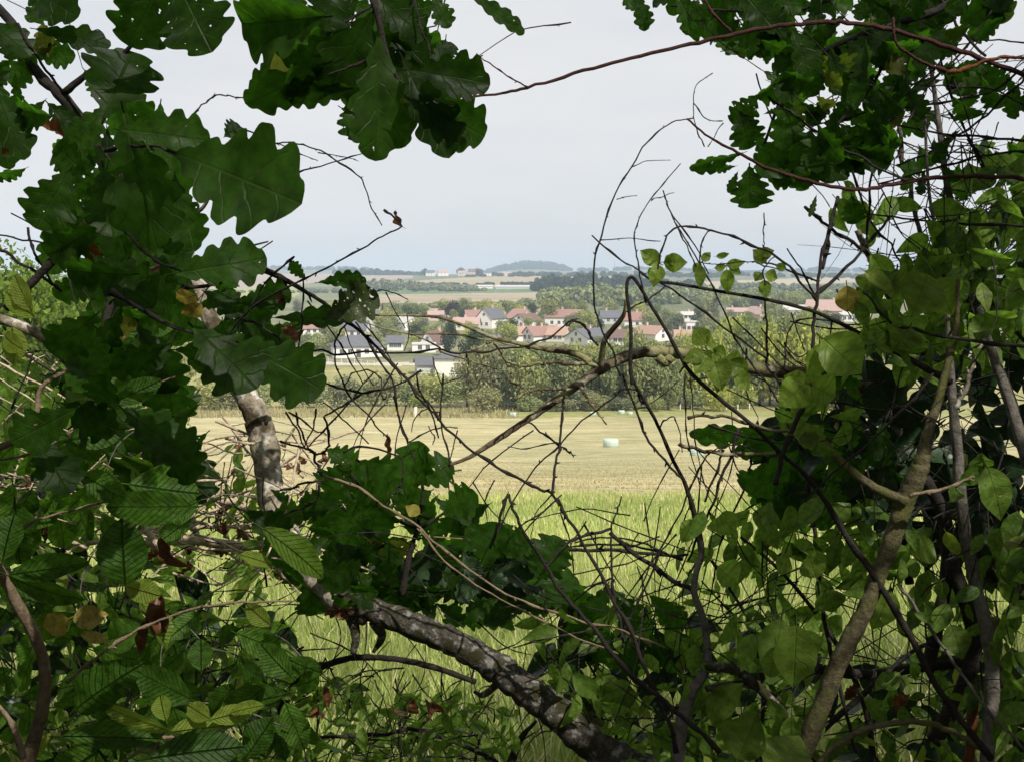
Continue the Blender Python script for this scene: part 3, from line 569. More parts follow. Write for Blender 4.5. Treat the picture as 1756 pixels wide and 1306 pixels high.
# ------------------------------------------------------------------ bales, posts, fence
BW = plain_mat('pale green bale wrap', (.47, .56, .48), .06, 6.0, rough=.35); BS = plain_mat('bale wrap seam', (.48, .58, .48), .05)
for x, yb, hp, lab in ((1050, 768, 14, 'pale green wrapped bale standing in the middle of the hay field'), (1200, 781, 13, 'pale wrapped bale half hidden behind leaves at the right of the hay field'), (1068, 711, 6, 'small far white bale under the tree belt, right of the middle'), (1018, 713, 6, 'small far white bale under the tree belt behind the arching branch'), (880, 716, 7, 'far white bale on the green strip left of the arching branch'), (1083, 712, 5, 'farthest white bale, rightmost under the tree belt')):
    d = ground_hit(x, yb); b = on_ground(x, d); s = max(d / F, .02); h = hp * s; r_ = h * .95
    root = empty('hay_bale', b, lab, 'bale', None, rs.rand())
    pr = [(0, 0), (.93, 0), (1, .07), (1.01, .5), (1, .93), (.93, 1.0), (0, 1.0)]; a = np.linspace(0, 2 * np.pi, 29)[:-1]
    V = np.concatenate([np.stack([np.cos(a) * p * r_ + .001, np.sin(a) * p * r_, np.full(28, q * h)], -1) for p, q in pr]); ix = (np.arange(6)[:, None] * 28 + np.arange(28)[None]); jx = (np.arange(6)[:, None] * 28 + (np.arange(28)[None] + 1) % 28)
    mb = MB(); mb.add(V, [np.stack([ix, jx, jx + 28, ix + 28], -1).reshape(-1, 4)]); mb.build('wrapped_hay', BW, root)
    sb = MB()
    for zz in (.3, .62):
        th = np.linspace(0, 2 * np.pi, 40); V, Fs = tube(np.stack([np.cos(th) * r_ * 1.012, np.sin(th) * r_ * 1.012, np.full(40, zz * h)], -1), np.full(40, .012), 4, 0); sb.add(V, Fs)
    sb.build('wrap_seam', BS, root)
PW = plain_mat('white post', (.68, .66, .62), .1, 8)
def post(x, yb, hp, wp, lab, grp=None):
    d = ground_hit(x, yb); b = on_ground(x, d); s = d / F; V, Fs = box(-wp * s / 2, wp * s / 2, -wp * s / 2, wp * s / 2, -.3, hp * s * .96); mb = MB(); mb.add(V, Fs)
    t = wp * s / 2; mb.add(np.array([(-t, -t, hp * s * .96 + .001), (t, -t, hp * s * .96 + .001), (t, t, hp * s * .96 + .001), (-t, t, hp * s * .96 + .001), (0, 0, hp * s * 1.02)]), [np.array([(0, 1, 4), (1, 2, 4), (2, 3, 4), (3, 0, 4)])])
    prop(mb.build('fence_post', PW, None, tuple(b) if False else (0, 0, 0), smooth=False), lab, 'post', grp).location = b
post(378, 700, 26, 5, 'white post at the edge of the hay field beside the pale trunk'); post(711, 716, 17, 5, 'white post in the dry grass left of the arching branch'); post(768, 700, 10, 2.5, 'thin pale post before the hedge shrubs')
for i, x in enumerate(np.linspace(1130, 1290, 9)): post(x, 704 + rs.uniform(-.5, .5), 9, 1.6, 'grey paddock post in the row under the tree belt', 'paddock posts under the tree belt')
fr = empty('garden_fence', on_ground(560, ground_hit(560, 622)), 'pale wire garden fence with white posts below the nearest bungalow', 'fence')
fo = np.array(fr.location); prev = None; rail = MB()
for x in np.linspace(515, 640, 12):
    y = 613 + (x - 515) * .1; d = ground_hit(x, y + 4); b = on_ground(x, d); V, Fs = box(-.06, .06, -.06, .06, -.2, 1.3); mb = MB(); mb.add(V + b - fo, Fs); mb.build('post', PW, fr, smooth=False)
    if prev is not None:
        for z in (.5, 1.2): V, Fs = tube(np.array([prev + (0, 0, z), b + (0, 0, z)]) - fo, [.03, .03], 4, 0); rail.add(V, Fs)
    prev = b
rail.build('rail', PW, fr)
# ------------------------------------------------------------------ leaves and stems of the near plants
def leaf_tpl(kind):
    if kind == 'oak': n = 60
    elif kind == 'hornbeam': n = 30
    else: n = 24
    t = np.linspace(0, 1, n); cols = np.array([-1, -.55, 0, .55, 1.0])
    if kind == 'oak':
        env = .40 * np.sin(np.pi * t ** 1.15) ** .62 * (.42 + .72 * t)
        lob = lambda ph: (1 - .31 * (.5 + .5 * np.cos(2 * np.pi * (5.2 * t ** .92 + ph))) ** 2.4) * (1 + .018 * np.sin(t * 47 + ph * 9))
        wl = env * lob(.2); wr = env * lob(.5); fw = .06
    elif kind == 'hornbeam':
        env = .29 * np.sin(np.pi * t ** .95) ** .72; sw = .035 * ((t * 15) % 1.0 - .5); wl = env * (1 + sw * 2); wr = env * (1 + sw * 2); fw = .1
    elif kind == 'spray':
        env = .16 * np.sin(np.pi * t ** .8) ** .8; wl = wr = env; fw = .1
    else:
        env = .245 * np.sin(np.pi * t ** .78) ** .85 * (1 - .3 * t ** 3); sw = .05 * ((t * 11) % 1.0 - .5); wl = env * (1 + sw); wr = wl; fw = .12
    wl[0] = wr[0] = wl[-1] = wr[-1] = .004
    X = np.where(cols[None] < 0, cols[None] * wl[:, None], cols[None] * wr[:, None])
    Y = t[:, None] + fw * np.abs(X); V = np.stack([X, Y, np.zeros_like(X)], -1).reshape(-1, 3)
    uv = np.stack([X + .5, np.repeat(t[:, None], 5, 1)], -1).reshape(-1, 2)
    i = (np.arange(n - 1)[:, None] * 5 + np.arange(4)[None]).ravel(); Fq = np.stack([i, i + 1, i + 6, i + 5], -1)
    pl = {'oak': .07, 'hornbeam': .12}.get(kind, .16); pw = .011; k = len(V)
    P_ = np.array([(-pw, -pl, 0), (pw, -pl, 0), (0, -pl, -pw * 2), (-pw, .02, 0), (pw, .02, 0), (0, .02, -pw * 2)])
    return np.vstack([V, P_]), [Fq, np.array([(k, k + 1, k + 4, k + 3), (k + 1, k + 2, k + 5, k + 4), (k + 2, k, k + 3, k + 5)])], np.vstack([uv, np.tile([.5, 0], (6, 1))]), (wl.max() + wr.max())
TPL = {k: leaf_tpl(k) for k in ('oak', 'hornbeam', 'ovate', 'spray')}
SHAPE = {'oak': 'oak', 'oak_eaten': 'oak', 'dead': 'oak', 'hornbeam': 'hornbeam', 'ovate': 'ovate', 'glossy': 'ovate', 'yellow': 'ovate', 'dead_ovate': 'ovate', 'dead_hornbeam': 'hornbeam', 'glossy_oak': 'oak'}
MATK = {'dead_ovate': 'dead', 'dead_hornbeam': 'dead', 'glossy_oak': 'glossy'}
PARTN = {'dead': 'withered_leaf', 'dead_ovate': 'withered_leaf', 'dead_hornbeam': 'withered_leaf', 'oak_eaten': 'insect_eaten_leaf', 'yellow': 'yellow_leaf'}
class Plant:
    def __init__(s, name, label, cat, group=None, bark='bark_dark'):
        s.a = (name, label, cat, group); s.bark = bark; s.own = []; s.tw = {}; s.lf = {}; s.odd = []; s.org = None
    def stem(s, pts, d=2.0, r=2.0, part=None, bark=None, n=6, k=None, wob=.5):
        pts = np.asarray(pts, float); seg = np.concatenate([[0], np.cumsum(np.linalg.norm(np.diff(pts, axis=0), axis=1))]); seg /= seg[-1]
        f = lambda v: np.interp(seg, np.linspace(0, 1, len(v)), v) if not np.isscalar(v) else np.full(len(pts), v)
        D = f(d); W = np.array([P(a, b, c) for (a, b), c in zip(pts, D)])
        if s.org is None: s.org = W[0].copy()
        path = catmull(W, n); m = len(path); tt = np.linspace(0, 1, m); rad = (np.interp(tt, np.linspace(0, 1, len(r)), r) if not np.isscalar(r) else np.full(m, float(r)))
        rad = np.where(rad < 5, rad * .82, rad); r_max = rad.max(); rad = rad * np.interp(tt, seg, D) / F
        big = r_max > 5
        if big: wob = .10
        jit = rs.randn(m, 3) * (rad * wob)[:, None] * .5; jit[0] = 0; jit[-1] = 0
        rr = rad.copy(); big = rad.max() * F / D.mean() > 5
        if not big:
            kn = rs.rand(m) < .16; rr[kn] *= 1.5
        if not big and m > 6:
            zig = np.zeros((m, 3)); q = rs.randn(m, 3) * np.minimum(rad * 1.1, 2.0 * D.mean() / F)[:, None]; zig[2:-2:3] = q[2:-2:3]; zig[3:-1:3] += .55 * q[2:-2:3][:len(zig[3:-1:3])]; zig[1:-3:3] += .55 * q[2:-2:3][:len(zig[1:-3:3])]; jit = jit + zig
        V, Fs = tube(path + jit, rr, k or (12 if big else 6), .05 if big else .10)
        b = bark or s.bark
        if not big and m > 8 and rs.rand() < .85:
            pp = path + jit; Vs, Qs, cnt_ = [V], list(Fs), len(V)
            for bi in range(3, m - 1, rs.randint(3, 6)):
                t_ = pp[bi + 1] - pp[bi - 1]; t_ /= np.linalg.norm(t_); sd_ = rs.randn(3); sd_ -= t_ * (sd_ @ t_); sd_ /= np.linalg.norm(sd_); ln = rad[bi] * rs.uniform(2.2, 5.5); e_ = pp[bi] + ln * (.75 * sd_ + .65 * t_)
                Vb, Fb = tube(np.array([pp[bi], pp[bi] * .5 + e_ * .5, e_]), np.array([.65, .75, .2]) * rad[bi], 4, 0); Vs.append(Vb); Qs += [x_ + cnt_ for x_ in Fb]; cnt_ += len(Vb)
            V = np.concatenate(Vs); Fs = Qs
        if not part and len(s.own) < 100: part = 'twig'
        if part: mb = MB(); mb.add(V, Fs); s.own.append((part, b, mb))
        else: s.tw.setdefault(b, MB()).add(V, Fs)
        return W
    def leaf(s, kind, bx, by, tx, ty, wpx=None, d=2.0, roll=None, dz=None, tone=None, rnd=None, droop=None, fold=None):
        V0, Fs, uv, wn = TPL[SHAPE[kind]]; Lp = math.hypot(tx - bx, ty - by); dead = kind.startswith('dead')
        B = P(bx, by, d); Lw = Lp * d / F
        if dz is None: dz = rs.uniform(-.35, .35) * Lw
        T = P(tx, ty, max(.3, d + dz)); y = T - B; Ln = np.linalg.norm(y); y /= Ln
        nrm = EYE - B; nrm -= y * (nrm @ y); nrm /= np.linalg.norm(nrm); x = np.cross(y, nrm)
        roll = rs.uniform(-.6, .6) if roll is None else roll
        x, nrm = x * math.cos(roll) + nrm * math.sin(roll), nrm * math.cos(roll) - x * math.sin(roll)
        wr = 1.0 if wpx is None else (wpx / Lp) / wn
        droop = rs.uniform(-.12, .42) * (3 if dead else 1) if droop is None else droop
        fold = rs.uniform(.05, .6) * (3 if dead else 1) if fold is None else fold
        X = V0[:, 0] * wr; Y = V0[:, 1]; ph = rs.rand() * 6
        Z = fold * np.abs(X) - droop * Y ** 2 + .035 * np.sin(Y * 9 + ph) * X / .3 + .02 * np.sin(Y * 16 + ph * 2) * (np.abs(X) / .3)
        if dead: X = X * (1 - .3 * Y); Z = Z + .08 * np.sin(Y * 14 + ph)
        W = B + Ln * (X[:, None] * x + (Y - (droop ** 2) * .4 * Y ** 3)[:, None] * y + Z[:, None] * nrm)
        rnd = rs.rand() if rnd is None else rnd
        tone = (0 if rs.rand() < .96 else rs.rand() * .3) if tone is None else tone
        if s.org is None: s.org = B.copy()
        if kind in PARTN: mb = MB(); mb.add(W, Fs, uv, rnd, tone); s.odd.append((PARTN[kind], MATK.get(kind, kind), mb))
        else: s.lf.setdefault(MATK.get(kind, kind), MB()).add(W, Fs, uv, rnd, tone)
    def fill(s, kind, poly, n, size, d, ang=90, spread=70, roll=1.0, holes=None, wr=None, twig=.25, tone=None):
        """n leaves grown at random within an area, on short twigs, at random depths"""
        poly = np.asarray(poly, float); lo, hi = poly.min(0), poly.max(0); c = 0; tries = 0
        while c < n and tries < n * 60:
            tries += 1; x, y = rs.uniform(lo[0], hi[0]), rs.uniform(lo[1], hi[1])
            if not inpoly(np.array([x]), np.array([y]), poly)[0]: continue
            if any(inpoly(np.array([x]), np.array([y]), h)[0] for h in (holes or [])): continue
            dd = rs.uniform(*d); Lp = rs.uniform(*size) * (np.mean(d) / dd); a = R(ang + rs.uniform(-spread, spread)); ex, ey = Lp * math.cos(a) / 2, Lp * math.sin(a) / 2
            s.leaf(kind, x - ex, y - ey, x + ex, y + ey, Lp * wr if wr else None, dd, roll=rs.uniform(-roll, roll), dz=rs.uniform(-.5, .5) * Lp * dd / F, tone=tone)
            if rs.rand() < twig:
                a2 = a + rs.uniform(-.8, .8); q = Lp * rs.uniform(1.0, 2.6); bx, by = x - ex * 1.15, y - ey * 1.15
                s.stem([(bx, by), (bx - q * .5 * math.cos(a2) + rs.uniform(-6, 6), by - q * .5 * math.sin(a2) + rs.uniform(-6, 6)), (bx - q * math.cos(a2 + .2), by - q * math.sin(a2 + .2))], (dd, dd + .05), (.9, 1.6), n=4)
            c += 1
    def sprays(s, kind, pts, d, size, step, both=True, ang=55, start=.1, jitter=.25, droop=18, wr=None):
        """leaf pairs (or alternate leaves) along a twig"""
        pts = catmull(np.asarray(pts, float), 8); seg = np.concatenate([[0], np.cumsum(np.linalg.norm(np.diff(pts, axis=0), axis=1))]); p = seg[-1] * start; sgn = 1
        while p < seg[-1]:
            x, y = np.interp(p, seg, pts[:, 0]), np.interp(p, seg, pts[:, 1]); x2, y2 = np.interp(min(p + 4, seg[-1]), seg, pts[:, 0]), np.interp(min(p + 4, seg[-1]), seg, pts[:, 1]); a = math.atan2(y2 - y, x2 - x + 1e-6)
            for sg in ((1, -1) if both else (sgn,)):
                an = a + sg * R(ang + rs.uniform(-20, 20)); Lp = rs.uniform(*size); s.leaf(kind, x + 4 * math.cos(an), y + 4 * math.sin(an), x + Lp * math.cos(an), y + Lp * math.sin(an) + droop * rs.rand(), Lp * wr if wr else None, d + rs.uniform(-.05, .05))
            sgn = -sgn; p += step * (1 + rs.uniform(-jitter, jitter))
    def twigs(s, poly, n, length, d, r=(1.2, 2.0), ang=90, spread=80, bark=None, curve=.5):
        poly = np.asarray(poly, float); lo, hi = poly.min(0), poly.max(0); c = 0
        while c < n:
            x, y = rs.uniform(lo[0], hi[0]), rs.uniform(lo[1], hi[1])
            if not inpoly(np.array([x]), np.array([y]), poly)[0]: continue
            q = rs.uniform(*length) * 1.35; a = R(ang + rs.uniform(-spread, spread)); cv = rs.uniform(-curve, curve); dd = rs.uniform(*d); p = []
            for u in np.linspace(-.5, .5, 5): aa = a + cv * u; p.append((x + q * u * math.cos(aa) + rs.uniform(-3, 3), y + q * u * math.sin(aa) - cv * 40 * (u * u - .25) + rs.uniform(-3, 3)))
            s.stem(p, (dd, dd + rs.uniform(-.2, .2)), (rs.uniform(*r), rs.uniform(*r) * .3), bark=bark, n=4); c += 1
    def done(s):
        name, label, cat, grp = s.a
        single = not s.lf and not s.odd and len(s.own) + len(s.tw) == 1
        o_ = s.org
        if single:
            mb, b = (s.own[0][2], s.own[0][1]) if s.own else (list(s.tw.values())[0], list(s.tw)[0])
            return prop(mb.build(name, M[b], None, o_), label, cat, grp)
        root = empty(name, o_, label, cat, grp)
        for part, b, mb in s.own: mb.build(part, M[b], root, o_)
        for b, mb in s.tw.items(): prop(mb.build('twigs', M[b], root, o_), kind='stuff')
        for k, mb in s.lf.items(): mb.build('leaves', M[k], root, o_)
        for part, k, mb in s.odd: mb.build(part, M[k], root, o_)
        return root

# unseen oak behind the viewpoint, its crown shaped to shade the near plants
def overhead_oak():
    root = empty('shading_oak', (1.6, -3.2, float(G(1.6, -3.2))), 'unseen oak behind the viewpoint, crown shaped to shade the hedge gap', 'tree')
    o_ = np.array(root.location)
    tr = MB(); V, Fs = tube(catmull([o_ + (0, 0, -.2), o_ + (.05, .1, 2), o_ + (-.1, .2, 5), o_ + (0, 0, 8)], 6), np.linspace(.32, .14, 19), 12); tr.add(V, Fs); tr.build('trunk', M['bark_log'], root, o_)
    for a in range(7):
        an = a * .9 + .3; z = 3.4 + .55 * a; e = o_ + (4.2 * math.cos(an), 4.2 * math.sin(an) + 1.2, z + 1.2); b = MB(); V, Fs = tube(catmull([o_ + (0, .1, z), (o_ + (0, 0, z)) * .5 + e * .5 + (0, 0, .5), e], 6), np.linspace(.12, .03, 13), 8); b.add(V, Fs); b.build('branch', M['bark_log'], root, o_)
    n = 31000; c = np.stack([rs.uniform(-9, 10, n), rs.uniform(-9, 4.6, n), 3.0 + 6.0 * rs.rand(n) ** 1.2], -1)
    dd = (c - EYE) @ FWD; px = 878 + F * c[:, 0] / np.maximum(dd, .05); py = 653 - F * ((c - EYE) @ UP) / np.maximum(dd, .05)
    keep = ~((dd > .05) & (px > -350) & (px < 2106) & (py > -380) & (py < 1700))
    for (hx, hy, hd, hr) in ((250, 850, 3.1, .7), (440, 740, 3.0, .40), (420, 880, 3.0, .4), (740, 1060, 2.4, .22), (900, 600, 2.3, .30), (60, 800, 2.6, .35), (520, 960, 2.4, .2), (300, 1230, 2.0, .22), (1100, 600, 2.2, .3), (1500, 640, 2.6, .25), (150, 1150, 2.4, .28), (620, 1230, 2.7, .3), (350, 1180, 2.6, .3), (1250, 1100, 2.3, .25), (1420, 1150, 2.2, .25), (1650, 1180, 2.2, .25), (980, 1130, 2.4, .22), (1550, 950, 2.1, .2), (120, 720, 2.8, .3), (80, 1000, 3.4, .3), (1320, 960, 2.3, .2), (1650, 420, 2.3, .22)) + tuple((x_, y_, d_, r_) for x_, y_, d_, r_ in zip(rs.uniform(0, 1750, 34), rs.uniform(900, 1310, 34), rs.uniform(1.9, 3.0, 34), rs.uniform(.07, .2, 34))):
        q = c - P(hx, hy, hd); al = q @ sd; dist = np.linalg.norm(q - al[:, None] * sd, axis=1); keep &= ~((dist < hr) & (al > 0) & (rs.rand(n) < .97))  # gaps cut through the crown towards the sun so flecks land on chosen spots
    c = c[keep]; n = len(c); nr = rs.randn(n, 3) + np.array([0, 0, 1.2]); t = np.cross(nr, rs.randn(n, 3)); t /= np.linalg.norm(t, axis=1)[:, None]; b = np.cross(nr, t); b /= np.linalg.norm(b, axis=1)[:, None]; s_ = (.075 * (.6 + .8 * rs.rand(n)))[:, None]
    V = np.stack([c - t * s_, c - b * s_ * .6, c + t * s_, c + b * s_ * .6], 1); i = np.arange(n)[:, None] * 4; mb = MB(); mb.add(V.reshape(-1, 3), [np.hstack([i, i + 1, i + 2, i + 3])], None, np.repeat(rs.rand(n), 4)); mb.build('crown', M['canopy'], root, o_, smooth=False)
overhead_oak()

def thicket(label, bx, n, nst):  # out-of-view leaf mass added to stop light leaking in from behind and beside
    x0, x1, y0, y1, z0, z1 = bx; o_ = np.array([(x0 + x1) / 2, (y0 + y1) / 2, float(G((x0 + x1) / 2, (y0 + y1) / 2))]); root = empty('shade_thicket', o_, label, 'thicket')
    for i in range(nst):
        x, y = rs.uniform(x0, x1), rs.uniform(y0, y1); b = MB(); z = float(G(x, y)); V, Fs = tube(catmull([(x, y, z - .1), (x + rs.uniform(-.2, .2), y, z + 1), (x + rs.uniform(-.5, .5), y + rs.uniform(-.3, .3), z + 2.4)], 5), np.linspace(.04, .01, 11), 6); b.add(V, Fs)
        dd = (V - EYE) @ FWD; px = 878 + F * V[:, 0] / np.maximum(dd, .05)
        if not ((dd > .05) & (px > -250) & (px < 2000)).any(): b.build('stem', M['bark_dark'], root, o_)
    c = np.stack([rs.uniform(x0, x1, n), rs.uniform(y0, y1, n), rs.uniform(z0, z1, n)], -1); dd = (c - EYE) @ FWD; px = 878 + F * c[:, 0] / np.maximum(dd, .05)
    c = c[~((dd > .05) & (px > -300) & (px < 2056)) & (np.linalg.norm(c - EYE, axis=1) > .9)]; n = len(c); nr = rs.randn(n, 3); t = np.cross(nr, rs.randn(n, 3)); t /= np.linalg.norm(t, axis=1)[:, None]; b = np.cross(nr, t); b /= np.linalg.norm(b, axis=1)[:, None]; s_ = (.08 * (.6 + .8 * rs.rand(n)))[:, None]
    V = np.stack([c - t * s_, c - b * s_ * .6, c + t * s_, c + b * s_ * .6], 1); i = np.arange(n)[:, None] * 4; mb = MB(); mb.add(V.reshape(-1, 3), [np.hstack([i, i + 1, i + 2, i + 3])], None, np.repeat(rs.rand(n), 4)); mb.build('foliage', M['canopy'], root, o_, smooth=False)
thicket('unseen hedge thicket added past the left edge to block stray light', (-8, -1.0, .2, 4.2, -.1, 3.2), 16000, 10)
thicket('unseen hedge thicket added past the right edge to block stray light', (1.5, 8, .2, 4.2, -.1, 3.2), 16000, 10)
thicket('unseen wood understorey added behind the viewpoint to block stray light', (-8, 9, -8, -2.2, .1, 3.4), 14000, 16)
# ================================================================== LEFT SIDE
# leaning pale trunk in the sun
p = Plant('oak_tree', 'leaning pale barked oak trunk in the sun behind the big dark leaves at left', 'tree', bark='bark_dark')
p.stem([(630, 1050), (575, 1022), (520, 965), (485, 900), (464, 838), (455, 770), (440, 715), (415, 665), (385, 600), (355, 535), (330, 470), (312, 380), (300, 310), (290, 200)], (2.4, 2.6, 2.6, 2.5), (22, 22, 22, 22, 23, 22, 19, 16, 13, 11, 9, 7), 'trunk', 'bark_pale', n=8)
p.stem([(345, 520), (290, 500), (250, 470), (225, 420), (215, 330)], (2.95, 2.7), (11, 6), 'branch', 'bark_pale')
p.stem([(318, 395), (335, 370), (355, 345), (362, 300)], (2.9, 2.8), (6, 3), 'branch', 'bark_pale')
p.stem([(130, 640), (95, 590), (40, 562), (-20, 540)], (3.0, 2.8), (11, 8), 'branch', 'bark_pale')
p.fill('oak', [(120, 200), (300, 160), (330, 420), (300, 700), (120, 700), (90, 420)], 30, (70, 115), (2.3, 2.9), 90, 80, 1.0)
p.fill('oak', [(130, 640), (330, 610), (335, 820), (170, 840), (120, 760)], 24, (85, 130), (2.2, 2.8), 80, 80, .9)
p.done()
# near oak bough with the big lobed leaves
p = Plant('oak_bough', 'near oak bough with very big dark lobed leaves at upper left', 'branch')
p.stem([(-60, -40), (20, 40), (60, 120), (110, 170), (170, 250), (205, 330), (200, 420), (190, 520), (170, 620), (150, 720)], (1.9, 1.7), (7, 9, 11, 10, 9, 6), 'branch')
p.stem([(110, 160), (160, 120), (215, 90), (260, 20), (300, -50)], (1.35, 1.3), (6, 3), 'branch')
p.stem([(180, 260), (250, 250), (320, 275)], (1.3, 1.15), (4, 2)); p.stem([(195, 380), (260, 440), (310, 465)], (1.28, 1.2), (4, 2)); p.stem([(190, 500), (300, 560), (430, 598)], (1.3, 1.3), (5, 2.5))
p.stem([(30, 40), (70, 110), (110, 160), (160, 230), (230, 330), (290, 420), (320, 460)], (1.45, 1.5), (3, 2))
for a in ((300, 262, 508, 340, 168, 1.12, .25), (212, 190, 262, 425, 135, 1.25, -.3), (205, 222, 360, 238, 95, 1.22, .3), (178, 205, 226, 82, 128, 1.3, .2), (120, 292, 62, 392, 98, 1.2, .1), (298, 470, 458, 440, 96, 1.25, .2), (285, -50, 222, 82, 118, 1.25, .2), (300, -40, 358, 82, 112, 1.25, -.15), (30, -30, 128, 22, 66, 1.4, .3), (60, 50, 188, 72, 52, 1.4, .5), (-20, 130, 45, 270, 70, 1.4, .3), (260, 400, 330, 480, 80, 1.35, .3),
          (300, 300, 312, 392, 60, 1.35, .6), (385, 235, 412, 215, 44, 1.4, .3), (330, 560, 440, 660, 120, 1.3, .3), (415, 590, 556, 668, 122, 1.3, .1), (300, 600, 440, 610, 70, 1.35, -.4), (165, 540, 86, 612, 84, 1.3, .2), (230, 470, 105, 468, 60, 1.3, .4), (140, 560, 175, 640, 70, 1.35, -.4), (160, 440, 260, 520, 80, 1.4, .3),
          (210, 700, 330, 780, 100, 1.35, .4), (130, 700, 20, 760, 90, 1.3, .2), (100, 690, 200, 740, 80, 1.4, -.3), (60, 750, 120, 840, 80, 1.35, .3), (300, 720, 330, 830, 80, 1.4, .5), (90, 200, 30, 190, 60, 1.4, .5), (150, 300, 90, 250, 70, 1.4, .4)):
    p.leaf('oak', a[0], a[1], a[2], a[3], a[4], a[5], roll=a[6], droop=.1, tone=0)
p.fill('oak', [(-10, -10), (110, -10), (100, 80), (60, 200), (30, 330), (-10, 330)], 18, (55, 95), (1.4, 1.9), 80, 80, 1.1)
p.fill('oak', [(90, 150), (230, 130), (250, 330), (210, 430), (110, 420), (80, 280)], 17, (70, 115), (1.4, 1.9), 95, 70, .9)
p.fill('oak', [(170, 420), (290, 410), (330, 560), (250, 680), (120, 700), (120, 520)], 14, (70, 110), (1.4, 1.9), 90, 80, .9)
for a in ((45, 180, 30, 262, 30), (60, 215, 110, 225, 34), (120, 400, 105, 470, 36), (150, 395, 170, 470, 40), (275, 470, 262, 445, 40), (140, 380, 130, 440, 26)): p.leaf('dead', *a, 1.45)
p.leaf('yellow', 335, 505, 300, 520, 40, 1.6); p.leaf('yellow', 345, 520, 312, 548, 34, 1.6, roll=.5)
p.done()
# oak bough hanging from the top edge
p = Plant('oak_bough', 'black oak bough hanging from the top edge left of the centre', 'branch')
p.stem([(600, -80), (640, 0), (655, 60), (670, 110), (690, 150)], (1.6, 1.6), (8, 5, 3), 'branch'); p.stem([(705, -30), (718, 40), (735, 85), (742, 112)], 1.6, (2.5, 2)); p.stem([(640, 10), (590, 40), (560, 60)], 1.6, (3, 2)); p.stem([(665, 90), (610, 110), (560, 130)], 1.6, (3, 2))
for a in ((560, 28, 403, 44, 128, 1.55, .1), (575, 105, 420, 188, 78, 1.6, .4), (640, 20, 560, 170, 120, 1.6, .2), (650, 60, 650, 272, 110, 1.55, .25), (690, 100, 775, 262, 92, 1.55, .4), (700, 120, 842, 140, 86, 1.5, .3), (700, 165, 835, 235, 100, 1.55, .1), (640, -10, 730, 62, 76, 1.6, .4), (742, -10, 770, 46, 42, 1.6, .3), (800, -12, 905, 52, 40, 1.5, .6), (570, -30, 560, 50, 80, 1.6, .3), (740, 112, 780, 72, 40, 1.5, .4), (620, 130, 700, 250, 90, 1.65, .3), (600, 40, 520, 130, 80, 1.65, .3), (610, 150, 480, 165, 60, 1.62, .3), (600, 170, 620, 240, 70, 1.66, .2), (700, 30, 650, 110, 80, 1.64, .2), (660, 40, 740, 120, 80, 1.66, .2), (420, -30, 440, 30, 60, 1.6, .5), (480, -30, 500, 60, 80, 1.62, .4)):
    p.leaf('oak', a[0], a[1], a[2], a[3], a[4], a[5], roll=a[6], droop=.12, tone=0)
p.fill('oak', [(430, 0), (700, -10), (760, 120), (720, 220), (650, 240), (560, 150), (450, 130)], 30, (60, 100), (1.65, 2.0), 90, 80, .8)
p.fill('oak', [(590, 60), (740, 60), (800, 150), (740, 220), (640, 210)], 14, (75, 110), (1.65, 2.0), 90, 80, .8)
p.done()
# beech-like toothed leaf sapling at the left
p = Plant('hornbeam_sapling', 'hornbeam sapling with ribbed toothed leaves crossing the lower left side', 'sapling', bark='bark_grey')
p.stem([(45, 1340), (52, 1290), (72, 1220), (77, 1150), (60, 1090), (28, 1030), (5, 985), (-30, 930)], (2.0, 1.8), (13, 11, 10, 9, 8), 'trunk', 'bark_tan')
p.stem([(40, 1300), (20, 1240), (-20, 1190)], 1.9, (6, 4), 'branch', 'bark_tan')
for s_, rr in (([(115, 1170), (180, 1115), (250, 1075), (330, 1045), (420, 1032), (500, 1030)], (3.6, 2)), ([(-5, 770), (58, 731), (72, 663), (137, 625), (212, 581), (240, 560)], (6, 3)), ([(-5, 788), (82, 767), (170, 709), (240, 670), (300, 646)], (3, 2)), ([(0, 925), (70, 890), (150, 868), (250, 840)], (3.4, 2)), ([(300, 1262), (250, 1285), (200, 1310)], (3.4, 3))): p.stem(s_, (1.9, 1.9), rr, bark='bark_tan')
for a in ((215, 1002, 206, 893, 82, 1.7, .1), (15, 985, 158, 966, 48, 1.7, .3), (15, 987, 138, 1044, 44, 1.7, -.4), (212, 572, 302, 556, 42, 1.8, .2), (215, 566, 158, 515, 26, 1.8, .5), (195, 690, 278, 652, 44, 1.8, .1), (198, 690, 122, 655, 26, 1.8, .6), (120, 755, 212, 728, 62, 1.75, .2), (118, 752, 165, 790, 44, 1.75, -.2), (118, 748, 80, 735, 26, 1.8, .3), (140, 812, 215, 855, 44, 1.8, .1), (330, 868, 180, 872, 70, 1.75, .3), (5, 960, 20, 880, 60, 1.7, .4), (220, 830, 340, 850, 80, 1.8, .4), (345, 1150, 345, 1095, 44, 1.9, .2), (500, 1160, 440, 1105, 50, 1.9, .2), (130, 1215, 225, 1140, 66, 1.85, .3), (105, 1262, 280, 1262, 52, 1.85, .3), (255, 1300, 420, 1275, 76, 1.8, .2), (330, 1200, 230, 1150, 60, 1.9, .3), (420, 1300, 470, 1230, 60, 1.9, .4), (10, 890, -30, 940, 60, 1.75, .3)):
    p.leaf('hornbeam', a[0], a[1], a[2], a[3], a[4], a[5], roll=a[6], rnd=rs.rand() * .5, tone=0)
